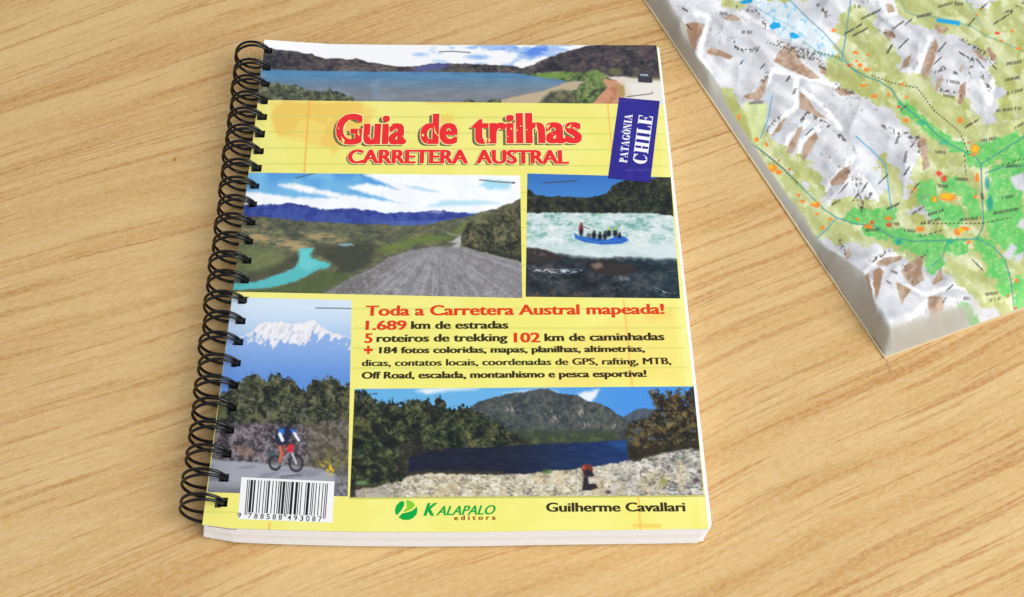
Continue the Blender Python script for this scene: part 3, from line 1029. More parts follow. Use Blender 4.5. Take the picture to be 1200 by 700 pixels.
for x0_, x1_ in ((394, 474), (494, 535), (555, 680)):
    for _ in range(int((x1_ - x0_) / 11)):
        x, y, r = rg.uniform(x0_, x1_), rg.uniform(144, 168), rg.uniform(.5, 1.3)
        a0 = rg.uniform(0, 6.28)
        flat_poly(bm, [(x + r * rg.uniform(.5, 1.5) * math.cos(a0 + q), y + r * rg.uniform(.6, 1.8) * math.sin(a0 + q)) for q in (0, 1.7, 3.2, 4.7)], .00018, 3)
finish(bm, 'title_lettering', [SHAD, HALO, RED, YEL], cover, 'red title reading Guia de trilhas')
bm = bmesh.new()
for wd, a_, b_ in (('CARRETERA', (407, 191.6), (549, 191.8)), ('AUSTRAL', (557.5, 191.8), (667, 192.2))):
    bold(bm, wd, a_, b_, 15.6, .00004, 0, 1.1, .012, shift=(-2.0, 1.5))
    for dy in (-.7, .7):
        bold(bm, wd, (a_[0] - .6, a_[1]), (b_[0] + .6, b_[1]), 15.6, .00008 + dy * .000002, 1, 1.6, .012, shift=(.1, dy))
    bold(bm, wd, a_, b_, 15.6, .00012, 2, 1.0, .012)
finish(bm, 'subtitle_lettering', [SHAD, HALO, RED], cover, 'red capitals reading CARRETERA AUSTRAL')

bm = bmesh.new()
O1 = .034
bold(bm, 'Toda a Carretera Austral mapeada!', (428, 370.2), (779, 368), 11.6, .00004, 0, .7, .01)
bold(bm, '1.689', (428, 386.8), (476.5, 386.6), 10.6, .00004, 0, .7, .01)
bold(bm, '5', (427, 402), (436.5, 402), 11, .00004, 0, .7, .01)
bold(bm, '102', (602, 401.4), (633.5, 401.2), 11, .00004, 0, .7, .01)
strip(bm, 426.5, 410.4, 437, 410.3, 1.5, .00004, 0, 1)
strip(bm, 431.8, 405.5, 431.6, 415.2, 1.5, .000045, 0, 1)
bold(bm, 'km de estradas', (481.5, 385.6), (596, 385.2), 8.8, .00004, 1, .66, .01)
bold(bm, 'roteiros de trekking', (441, 401), (595, 400), 8.8, .00004, 1, .66, .01)
bold(bm, 'km de caminhadas', (638, 400), (779, 398.8), 8.8, .00004, 1, .66, .01)
bold(bm, '184 fotos coloridas, mapas, planilhas, altimetrias,', (444, 414.4), (756, 412.4), 7.4, .00004, 1, .66, .01)
bold(bm, 'dicas, contatos locais, coordenadas de GPS, rafting, MTB,', (423.7, 429.4), (787, 427), 7.7, .00004, 1, .66, .01)
bold(bm, 'Off Road, escalada, montanhismo e pesca esportiva!', (423.5, 444), (758, 441.8), 7.8, .00004, 1, .66, .01)
finish(bm, 'blurb_lettering', [REDB, BLK], cover, 'six lines of red and dark print about the route')

bm = bmesh.new()
bold(bm, 'Guilherme Cavallari', (640, 599.8), (803.6, 599.4), 10.3, .00004, 0, .6, .01)
finish(bm, 'author_lettering', [BLK], cover, 'author name Guilherme Cavallari in dark print')

# ---- publisher's mark
G1 = mat('green_ink', (0, 168, 66), .4, .2)
G2 = mat('lime_ink', (128, 204, 50), .4, .2)
BR = mat('brown_ink', (150, 92, 30), .4, .2)
bm = bmesh.new()


def lobe(pts, mi):
    flat_poly(bm, [(476 + a * 13.2, 598 + b * 12.0) for a, b in pts], .00004, mi)


lobe([(-.95, .38), (-1.0, 0), (-.88, -.45), (-.55, -.82), (-.3, -.92), (-.16, -.72), (-.2, -.42), (-.45, .05), (-.8, .5)], 0)
lobe([(.0, -.96), (.35, -.92), (.68, -.7), (.78, -.45), (.5, -.1), (.0, .12), (-.32, .2), (.08, -.25)], 1)
lobe([(-.7, .7), (-.35, .32), (.1, .22), (.55, .05), (.95, -.35), (1.0, .0), (.92, .42), (.62, .78), (.2, .97), (-.3, .95)], 0)
bold(bm, 'K', (496, 604.6), (512.5, 604.4), 14.6, .00004, 0, .7, .012, shear=.35)
bold(bm, 'ALAPALO', (511, 604.2), (581, 602.8), 10.6, .00004, 0, .35, .008, shear=.35)
bold(bm, 'editora', (532, 609.8), (581, 609.2), 5.4, .00004, 2, .35, .012, spacing=1.7)
finish(bm, 'publisher_mark', [G1, G2, BR], cover, 'green leaf disc logo with KALAPALO editora in green')

# ---- blue tag
def paint_tag(X, Y):
    k = Ink(X, Y, (48, 42, 146))
    k.mix((40, 34, 132), ss(.4, .6, fbm(X, Y, 9, 2, 3)) * .5)
    k.line([(733, 200), (750, 199.5), (768, 199)], (96, 92, 160), .5, .5, .8)
    k.line([(724, 120), (740, 118)], (96, 92, 160), .4, .5, .6)
    return k


tagq = [(725.5, 114.5), (773.2, 118.6), (762, 214), (712.3, 209.3)]
tago = sheet('blue_tag', tagq, paint_tag, .0006, .00007, cover)
tago['label'] = 'tilted dark blue tag reading PATAGÔNIA CHILE'


def didone(ch):
    """narrow fat-face capitals: thick stems, hairlines, thin serifs; unit height, returns (polys, width)"""
    S, h, s = .20, .045, .055
    R = lambda x0, y0, x1, y1: [(x0, y0), (x1, y0), (x1, y1), (x0, y1)]
    if ch == 'I':
        return [R(.08, 0, .08 + S, 1), R(0, 0, .16 + S, s), R(0, 1 - s, .16 + S, 1)], .36
    if ch == 'H':
        return [R(.06, 0, .06 + S, 1), R(.40, 0, .40 + S, 1), R(.06, .47, .6, .53), R(0, 0, .32, s), R(0, 1 - s, .32, 1), R(.34, 0, .66, s), R(.34, 1 - s, .66, 1)], .66
    if ch == 'L':
        return [R(.06, 0, .06 + S, 1), R(0, 0, .5, s), R(0, 1 - s, .33, 1), [(.44, 0), (.52, 0), (.52, .3), (.49, .3)]], .54
    if ch == 'E':
        return [R(.06, 0, .06 + S, 1), R(0, 0, .5, s), R(0, 1 - s, .5, 1), R(.2, .47, .42, .53), R(.39, .36, .43, .64),
                [(.43, 0), (.53, 0), (.53, .28), (.49, .28)], [(.43, 1), (.52, 1), (.52, .72), (.48, .72)]], .55
    if ch == 'T':
        return [R(.19, 0, .19 + S, 1), R(.1, 0, .48, s), R(0, 1 - s, .58, 1), [(0, 1), (.08, 1), (.03, .72), (0, .72)], [(.58, 1), (.5, 1), (.55, .72), (.58, .72)]], .58
    if ch == 'P':
        P = [R(.06, 0, .06 + S, 1), R(0, 0, .34, s), R(0, 1 - s, .3, 1)]
        return P + bowl(.27, .73, .10, .27, .25, S * .95, -90, 90), .56
    if ch == 'A':
        return [[(.24, 1), (.36, 1), (.62, 0), (.40, 0)], [(.25, .96), (.29, .96), (.1, 0), (.05, 0)], R(.14, .28, .48, .34), R(0, 0, .2, s), R(.34, 0, .68, s)], .68
    if ch == 'N':
        return [R(.07, 0, .12, 1), R(.52, 0, .57, 1), [(.06, 1), (.26, 1), (.57, 0), (.42, 0)], R(0, 0, .2, s), R(0, 1 - s, .2, 1), R(.44, 1 - s, .66, 1)], .66
    if ch in 'OÔ':
        P = bowl(.30, .5, .30, .5, .0, S, 0, 360)
        if ch == 'Ô':
            P += [[(.16, 1.06), (.30, 1.2), (.30, 1.13), (.2, 1.06)], [(.44, 1.06), (.30, 1.2), (.30, 1.13), (.4, 1.06)]]
        return P, .60
    if ch in 'CG':
        P = bowl(.30, .5, .30, .5, .0, S, 48, 312)
        P += [[(.47, .98), (.55, .98), (.55, .64), (.47, .8)]]
        if ch == 'C':
            P += [[(.50, .12), (.56, .3), (.54, .33), (.46, .08)]]
        else:
            P += [R(.38, 0.02, .56, .4), R(.32, .38, .62, .43)]
        return P, .62
    return [], .3


def bowl(cx, cy, rx, ry, _i, stem, a0, a1, n=20):
    if a1 - a0 <= 181:           # bowl of P: bulges right
        rx, ry = .26, .27
    out = []
    for i in range(n):
        q = []
        for t in (i, i + 1):
            a = math.radians(a0 + (a1 - a0) * t / n)
            q.append((math.cos(a), math.sin(a)))
        ri, rj = rx - stem, ry - .045
        (c0, s0), (c1, s1) = q
        out.append([(cx + rx * c0, cy + ry * s0), (cx + rx * c1, cy + ry * s1), (cx + ri * c1, cy + rj * s1), (cx + ri * c0, cy + rj * s0)])
    return out


def didone_word(bm, word, p0, p1, cap, z):
    glyphs, x = [], 0
    for ch in word:
        P, w = didone(ch)
        glyphs.append((P, x))
        x += w + .045
    tot = x - .045
    p0, p1 = np.array(p0, float), np.array(p1, float)
    d = (p1 - p0)
    n = np.array([d[1], -d[0]]) / np.linalg.norm(d)      # to the left of the baseline
    if n[0] > 0:
        n = -n
    zz = z
    for P, ox in glyphs:
        for i, poly in enumerate(P):
            pts = []
            for (a, b) in poly:
                q = p0 + d * ((a + ox) / tot) + n * cap * b
                pts.append((q[0], q[1]))
            zz = z + (i % 12) * .000002
            flat_poly(bm, pts, zz)


WHT = mat('white_ink', (244, 244, 250), .4, .2)
bm = bmesh.new()
didone_word(bm, 'PATAGÔNIA', (734.8, 191.3), (741.4, 134.6), 9.2, .0001)
didone_word(bm, 'CHILE', (757.6, 193.4), (765.4, 136.8), 16.8, .0001)
finish(bm, 'tag_lettering', [WHT], cover, 'white serif lettering PATAGÔNIA CHILE on the blue tag')

# ---- barcode label
def paint_white(X, Y):
    return Ink(X, Y, (242, 242, 244))


bq = [(283, 559.5), (392, 564.5), (389.5, 612.8), (278.5, 608.5)]
bco = sheet('barcode_label', bq, paint_white, .001, .00007, cover)
bco['label'] = 'white barcode label in the lower left corner'
Lc = ['0001101', '0011001', '0010011', '0111101', '0100011', '0110001', '0101111', '0111011', '0110111', '0001011']
Gc = [''.join('1' if c == '0' else '0' for c in l)[::-1] for l in Lc]
Rc = [''.join('1' if c == '0' else '0' for c in l) for l in Lc]
code = '9788588493087'
par = 'LGGLGL'
bits = '101' + ''.join((Lc if p == 'L' else Gc)[int(d)] for p, d in zip(par, code[1:7])) + '01010' + ''.join(Rc[int(d)] for d in code[7:]) + '101'
BK = mat('black_ink', (30, 30, 34), .45, .2)
bm = bmesh.new()


def bar_pt(u, v):
    tx, ty = 290 + (384.5 - 290) * u, 562.5 + (567.0 - 562.5) * u
    bx, by = 286.8 + (381.6 - 286.8) * u, 600.6 + (605.2 - 600.6) * u
    return (tx + (bx - tx) * v, ty + (by - ty) * v)


i = 0
while i < 95:
    if bits[i] == '1':
        j = i
        while j < 95 and bits[j] == '1':
            j += 1
        e = 1.08 if (i < 3 or i > 91 or 44 < i < 50) else 1.0
        flat_poly(bm, [bar_pt(i / 95, 0), bar_pt(j / 95, 0), bar_pt(j / 95, e), bar_pt(i / 95, e)], .0001)
        i = j
    else:
        i += 1
dx = [(-.085 + .0)] + [.045 + .0755 * k for k in range(6)] + [.535 + .0755 * k for k in range(6)]
for ch, u in zip(code, dx):
    a, b = bar_pt(u, 1.175), bar_pt(u + .042, 1.175)
    letter(bm, ch, a, b, 5.9, .0001, 0, .012)
finish(bm, 'barcode_print', [BK], cover, 'black bars over the digits 9 788588 493087')

# ---- pages
paper = mat('white_paper', (243, 247, 255), .6, .2)


def rounded_outline(right, bottom, top, left, rr, rl, n=6):
    pts = []

    def arc(cx, cy, r, a0, a1):
        for i in range(n + 1):
            a = math.radians(a0 + (a1 - a0) * i / n)
            pts.append((cx + r * math.cos(a), cy + r * math.sin(a)))
    return pts, arc


c4 = pt([q[0] for q in QUAD], [q[1] for q in QUAD], ZC)
TL, TR, BRc, BL = [Vector(p) for p in c4]


def block_outline(er, eb, t=0.0, rl=.0007):
    """outline of a page in table coordinates, ccw, grown er to the right and eb to the front"""
    rr = .0026 + .0026 * t
    fl = .0016 * t                       # the pages fan out to the left lower down
    tl = Vector((TL.x + .0006, TL.y - .0006)); tr = Vector((TR.x + er * .75, TR.y - .0006))
    bx = np.linspace(237.4, 830, 75)
    fy = np.interp(bx, [237, 830.5], [615, 619]) + front_bow(bx)
    F = pt(bx, fy, ZC)
    front = [Vector((p[0], p[1] - eb)) for p in F]
    front[0].x += .0003 - fl
    bl = front[0]
    br = Vector((BRc.x + er, front[-1].y))
    cs = [(tl, rl), (bl, rl), (br, rr), (tr, rr * .5)]
    out = []
    for i, (p, r) in enumerate(cs):
        a = cs[i - 1][0]
        b = cs[(i + 1) % 4][0]
        u, w = (a - p).normalized(), (b - p).normalized()
        for k in range(8):
            q_ = k / 7
            q = (p + u * r) * (1 - q_) ** 2 + p * 2 * q_ * (1 - q_) + (p + w * r) * q_ ** 2
            out.append(q)
        if i == 1:
            out += front[1:-1]
    return out


def build_pages():
    bm = bmesh.new()
    rnd = random.Random(3)
    Z1 = ZC - .00045
    n = 44
    dzl = (Z1 - .0007) / n
    # ribbed edge: each leaf bundle is proud or shy of its neighbour
    rings = []
    ex = .0012
    for i in range(n):
        t = i / n
        er = ex + rnd.uniform(-.00005, .00005) - .0003 * t
        eb = .0001 + rnd.uniform(-.00004, .00004) - .00015 * t
        for half in (0, 1):
            z = Z1 - dzl * (i + half * .82 + .06)
            o = block_outline(er, eb, t)
            ring = []
            for q in o:
                base = .0017 * math.exp(-max(q.x - BL.x + .001, 0) / .007)
                zz = Z1 - (Z1 - z) * (1 - base / (Z1 - .0007))
                ring.append(bm.verts.new(Vector((q.x, q.y, zz)) - BO))
            rings.append(ring)
    for a, b in zip(rings[:-1], rings[1:]):
        for i in range(len(a)):
            j = (i + 1) % len(a)
            bm.faces.new((a[i], b[i], b[j], a[j]))
    # bottom
    bm.faces.new(list(reversed(rings[-1])))
    # top leaf; along the spine it is left open for the punched holes
    top = rings[0]
    XK = max(t[0] for t in tips) + .003
    keep = []
    for v in top:
        if v.co.x + BO.x > XK:
            keep.append(v)
    # the outline starts at the upper left corner and runs down the spine, so the kept
    # points run from the front edge round to the upper right
    a_ = bm.verts.new(Vector((XK, TL.y - .0006, Z1)) - BO)
    bm.faces.new([a_] + keep)
    bmesh.ops.recalc_face_normals(bm, faces=bm.faces[:])
    me = bpy.data.meshes.new('page_block')
    bm.to_mesh(me)
    bm.free()
    return link('page_block', me, paper, book)


pages = build_pages()
pages['label'] = 'white page edges showing along the front and right'

# walls of the punched holes, down through the pages
inner = mat('hole_shaded_paper', (120, 120, 124), .8, .1)  # white page paper, greyed so the shade inside the hole is in its colour
hm = None
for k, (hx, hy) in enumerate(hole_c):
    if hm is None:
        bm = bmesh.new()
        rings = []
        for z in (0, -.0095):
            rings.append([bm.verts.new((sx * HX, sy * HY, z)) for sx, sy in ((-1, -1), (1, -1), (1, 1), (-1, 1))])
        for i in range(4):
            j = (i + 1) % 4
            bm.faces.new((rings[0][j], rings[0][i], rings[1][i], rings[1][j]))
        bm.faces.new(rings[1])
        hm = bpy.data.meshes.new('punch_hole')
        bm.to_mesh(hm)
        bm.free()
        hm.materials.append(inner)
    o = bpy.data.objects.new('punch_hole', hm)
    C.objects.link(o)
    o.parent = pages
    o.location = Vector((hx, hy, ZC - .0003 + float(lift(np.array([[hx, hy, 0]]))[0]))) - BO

# card edge of the cover and the back cover
bm = bmesh.new()
card = mat('white_card_edge', (244, 244, 240), .5, .25)


def slab(bm, quad, z0, z1, liftit=False, n=6):
    ring = []
    for i in range(len(quad)):
        a, b = Vector(quad[i]), Vector(quad[(i + 1) % len(quad)])
        for k in range(n):
            ring.append(a.lerp(b, k / n))
    lo, hi = [], []
    for q in ring:
        l = float(lift(np.array([[q.x, q.y, 0]]))[0]) if liftit else 0
        lo.append(bm.verts.new(Vector((q.x, q.y, z0 + l)) - BO))
        hi.append(bm.verts.new(Vector((q.x, q.y, z1 + l)) - BO))
    m = len(ring)
    for i in range(m):
        j = (i + 1) % m
        bm.faces.new((lo[i], lo[j], hi[j], hi[i]))
    return lo, hi


_bx = np.linspace(237.4, 830, 75)
_f = pt(_bx, np.interp(_bx, [237, 830.5], [615, 619]) + front_bow(_bx), ZC)
cq = [(p[0], p[1]) for p in _f] + [(TR.x, TR.y), (TL.x, TL.y)]
slab(bm, cq, ZC - .0004, ZC - .00001, True)
me = bpy.data.meshes.new('cover_edge')
bm.to_mesh(me); bm.free()
link('cover_edge', me, card, cover)
bm = bmesh.new()
bq2 = [(BL.x + .001, BL.y + .0004), (BRc.x - .0002, BRc.y + .0006), (TR.x - .0002, TR.y - .0008), (TL.x + .001, TL.y - .0008)]
lo, hi = slab(bm, bq2, .0003, .00065)
bm.faces.new(list(reversed(lo)))
bm.faces.new(hi)
me = bpy.data.meshes.new('back_cover')
bm.to_mesh(me); bm.free()
link('back_cover', me, card, book)

# ---- twin loop wire binding
wire = mat('black_coated_wire', (5, 6, 10), .16, .45)


def tube(bm, path, r, seg=8):
    rings = []
    n = len(path)
    for i, p in enumerate(path):
        t = (path[min(i + 1, n - 1)] - path[max(i - 1, 0)]).normalized()
        ref = Vector((0, 1, 0)) if abs(t.y) < .9 else Vector((1, 0, 0))
        a = t.cross(ref).normalized()
        b = t.cross(a).normalized()
        rings.append([bm.verts.new(p + (a * math.cos(k * math.tau / seg) + b * math.sin(k * math.tau / seg)) * r) for k in range(seg)])
    for a, b in zip(rings[:-1], rings[1:]):
        for i in range(seg):
            j = (i + 1) % seg
            f = bm.faces.new((a[i], a[j], b[j], b[i]))
            f.smooth = True
    bm.faces.new(rings[0]); bm.faces.new(list(reversed(rings[-1])))


RW, RING = .00054, .0075
for k, T in enumerate(tips):
    rnd = random.Random(k + 40)
    R = RING + rnd.uniform(-.00015, .00015)
    zc = R + RW
    # centre of the circle so that it meets the cover at the tip
    dz = ZC - zc
    cx = -math.sqrt(R * R - dz * dz)
    a_tip = math.atan2(dz, -cx)
    skew = rnd.uniform(-.0003, .0003)

    def sect(a, side):
        # a: angle, from the tip over the top and round the back to the underside
        f = (a - a_tip) / (math.radians(318) - a_tip)
        s = .00055 + (.00125 - .00055) * min(1, f * 3.0) + max(0, f - .6) / .4 * .0010
        return Vector((cx + R * math.cos(a), side * s + skew * math.sin(a), zc + R * math.sin(a)))
    arc = [a_tip + (math.radians(318) - a_tip) * i / 44 for i in range(45)]
    A = [sect(a, 1) for a in arc]
    B = [sect(a, -1) for a in arc]
    # tip turns down into the hole
    u = []
    for i in range(1, 8):
        th = math.pi * i / 8
        u.append(Vector((A[0].x + .0006 * math.sin(th), .00055 * math.cos(th), A[0].z - .0011 * math.sin(th))))
    path = list(reversed(A)) + u + B
    bm = bmesh.new()
    tube(bm, path, RW)
    # straight link to the next loop along the underside
    e = A[-1]
    if k > 0:
        tube(bm, [e, e + Vector((.0005, .0012, .0001)), e + Vector((.0003, .0040, 0))], RW)
    me = bpy.data.meshes.new('binding_loop')
    bm.to_mesh(me); bm.free()
    o = link('binding_loop', me, wire, book)
    o.location = Vector((T[0] - .0002, T[1], 0.0 + float(lift(np.array([[T[0], T[1], 0]]))[0]) * .6)) - BO

# ------------------------------------------------------------------ the relief map
A0 = pt(755, 0, 0)[0]
B0 = pt(1037, 419, 0)[0]
ea = (A0 - B0)[:2]
ea /= np.linalg.norm(ea)
eb = np.array([-ea[1], ea[0]])
if eb[0] < 0:
    eb = -eb
LA, LB = .285, .235
relief_map = empty('relief_map', (B0[0], B0[1], 0))
tag(relief_map, 'raised relief map of snowy mountains and green valleys, its corner on the table', 'map')

VAL = [  # valley floors (photograph coordinates) and half widths
    ([(846, 118), (862, 148), (885, 180), (912, 205), (935, 232), (958, 255), (985, 262)], 16),
    ([(868, 135), (884, 150), (900, 172), (950, 205), (958, 222)], 10),
    ([(985, 258), (1030, 262), (1070, 278), (1110, 282), (1150, 275)], 26),
    ([(1005, 30), (1000, 60), (1005, 85)], 22),
    ([(990, 80), (1030, 95), (1060, 110), (1085, 135), (1120, 160), (1150, 190)], 24),
    ([(1025, 50), (1040, 75)], 14), ([(1070, 105), (1100, 130), (1115, 130)], 20), ([(1118, 128), (1140, 150)], 18),
    ([(1075, 5), (1095, 12), (1135, 25), (1165, 45), (1210, 65)], 22), ([(1060, 0), (1075, 15), (1090, 18)], 10),
    ([(1190, 10), (1175, 40), (1195, 80)], 26), ([(1175, 85), (1200, 110), (1180, 130)], 14),
    ([(1150, 190), (1180, 170), (1215, 160)], 30), ([(1150, 190), (1152, 240), (1150, 275)], 28),
    ([(1175, 210), (1190, 240), (1185, 270)], 34), ([(1100, 200), (1115, 225), (1125, 250)], 28),
    ([(1050, 245), (1043, 235)], 12), ([(1035, 190), (1052, 225), (1045, 250), (1068, 235), (1075, 215)], 8),
    ([(1150, 280), (1175, 300), (1190, 335), (1195, 370)], 26), ([(1120, 310), (1140, 325), (1158, 340)], 17),
    ([(1090, 290), (1100, 305)], 9), ([(955, 275), (968, 270)], 9), ([(1075, 150), (1120, 185), (1100, 195)], 12),
    ([(905, -5), (940, -5)], 5), ([(850, 2), (866, 2)], 5), ([(1000, 240), (1012, 250)], 5),
]
BRIGHT = [
    ([(1000, 255), (1040, 250), (1020, 268), (1055, 278), (1085, 288), (1125, 290)], 9), ([(1098, 285), (1094, 310)], 9),
    ([(1145, 185), (1175, 175), (1215, 165)], 13), ([(1175, 205), (1200, 190)], 16), ([(1180, 215), (1175, 260), (1195, 280)], 22),
    ([(1085, 222), (1095, 245), (1120, 255)], 11), ([(1110, 215), (1135, 225), (1140, 250)], 8),
    ([(1055, 122), (1085, 148), (1120, 172), (1140, 182)], 6), ([(1160, 290), (1170, 315), (1180, 340)], 8),
    ([(1127, 360), (1137, 368), (1143, 382)], 7), ([(1195, 330), (1200, 360)], 9), ([(1080, 295), (1060, 290)], 4),
    ([(1150, 285), (1165, 320)], 8),
]
BROWN = [
    [(805, 28), (812, 26), (826, 28.5), (822, 40), (817, 50), (813, 66), (809, 60), (805, 38)],
    [(828, 60), (832, 55.5), (842, 58), (859, 66), (855, 70), (846, 67), (829, 63)], [(848, 22), (855, 17), (862, 18), (869, 24), (858, 25)],
    [(906, 72), (915, 58), (922, 53), (932, 58), (940, 74), (962, 92), (950, 92.5), (925, 82)],
    [(871, 113), (885, 107), (893, 97), (900, 92), (897, 105), (890, 118), (877, 117)],
    [(937, 108), (945, 114), (955, 128), (968, 139), (958, 136), (937, 127)],
    [(905, 157), (915, 142), (921, 138), (915, 152), (906, 160), (902, 158)], [(921, 179), (927, 165), (935, 150), (941, 148), (938, 158), (932, 172), (928, 180)],
    [(939, 185), (941, 172), (950, 160), (956, 155), (958, 162), (950, 178), (942, 188)], [(978, 105), (985, 102), (1003, 111), (985, 112)],
    [(973, 213), (985, 200), (996, 194), (994, 208), (988, 216), (975, 218)], [(1028, 308), (1035, 303), (1056, 300), (1057, 304), (1038, 312), (1030, 312)],
    [(1056, 318), (1062, 310), (1078, 300), (1082, 300), (1080, 316), (1083, 328), (1070, 336), (1060, 326)],
    [(1013, 325), (1017, 320), (1020, 335), (1025, 358), (1023, 361), (1018, 345)], [(1023, 318), (1030, 314), (1035, 318), (1031, 338), (1027, 350), (1024, 335)],
    [(1050, 331), (1058, 334), (1068, 340), (1060, 350), (1057, 357), (1053, 345)], [(1087, 350), (1090, 347), (1104, 348), (1107, 355), (1104, 377), (1091, 378), (1089, 365)],
    [(1092, 332), (1103, 314), (1105, 328), (1095, 334)], [(989, 298), (995, 290), (998, 298), (993, 305)],
    [(1082, 75), (1088, 58), (1097, 46), (1099, 55), (1095, 70), (1088, 88), (1083, 92), (1080, 85)], [(1054, 82), (1060, 70), (1068, 64), (1064, 78)],
    [(1094, 108), (1098, 94), (1105, 87), (1103, 100), (1096, 109)], [(1122, 121), (1125, 100), (1132, 96), (1131, 113), (1126, 123)],
    [(1034, 37), (1047, 36), (1050, 42), (1042, 48)], [(1095, 29), (1112, 33), (1106, 40), (1098, 38)], [(1140, 58), (1150, 63), (1156, 72), (1147, 68)],
    [(1160, 55), (1168, 66), (1166, 74), (1155, 60)], [(1123, 82), (1129, 75), (1127, 85)], [(1038, 5), (1045, 5), (1048, 14), (1041, 15)],
    [(1074, 160), (1085, 162), (1087, 178), (1090, 195), (1082, 200), (1080, 182), (1075, 172)], [(980, 104), (990, 108), (985, 112)],
    [(958, 72), (966, 80), (970, 88), (962, 86)],
]


def map_height(X, Y):
    dv = np.full(X.shape, 60.0)
    for p, r in VAL:
        dv = np.minimum(dv, polydist(X, Y, p) - r * .8)
    dv = dv + (fbm(X, Y, 22, 71, 2) - .5) * 12
    h = ss(-4, 34, dv)
    rid = 1 - abs(fbm(X, Y, 44, 73, 2, .8, 1.3) - .5) * 4
    return h, rid


step = .00038
na, nb = int(LA / step), int(LB / step)
sa, sb = np.meshgrid(np.linspace(0, LA, na), np.linspace(0, LB, nb))
sa, sb = sa.ravel(), sb.ravel()
P = np.zeros((len(sa), 3))
P[:, 0] = B0[0] + ea[0] * sa + eb[0] * sb
P[:, 1] = B0[1] + ea[1] * sa + eb[1] * sb
RIM = .0009
P[:, 2] = RIM + .004
X0, Y0 = to_px(P)
hh, rid = map_height(X0, Y0)
lu = sa + (fbm(X0, Y0, 14, 5, 2) - .5) * .0008
lv = sb + (fbm(X0, Y0, 14, 6, 2) - .5) * .0008
south = np.exp(-(sa / .048) ** 2)


def ramp(d, w):
    t = np.clip(d / w, 0, 1)
    return 1 - (1 - t) ** 1.7


inset = .0030 + .0038 * np.exp(-((sa - .030) / .013) ** 2) + .003 * ss(.165, .20, sa)
edge = ramp(lu, .0088) * ramp(lv, inset) * ss(0, .004, LA - sa) * ss(0, .004, LB - sb)
plate = .0007 + .0062 * south * ss(.085, .03, sb) + .0028 * ss(.13, .19, sa) * ss(.08, .03, sb)
P[:, 2] = RIM + edge * (plate + hh * (.0026 + .0011 * rid.clip(0, 1)))
X, Y = to_px(P)
hh2, rid2 = map_height(X, Y)


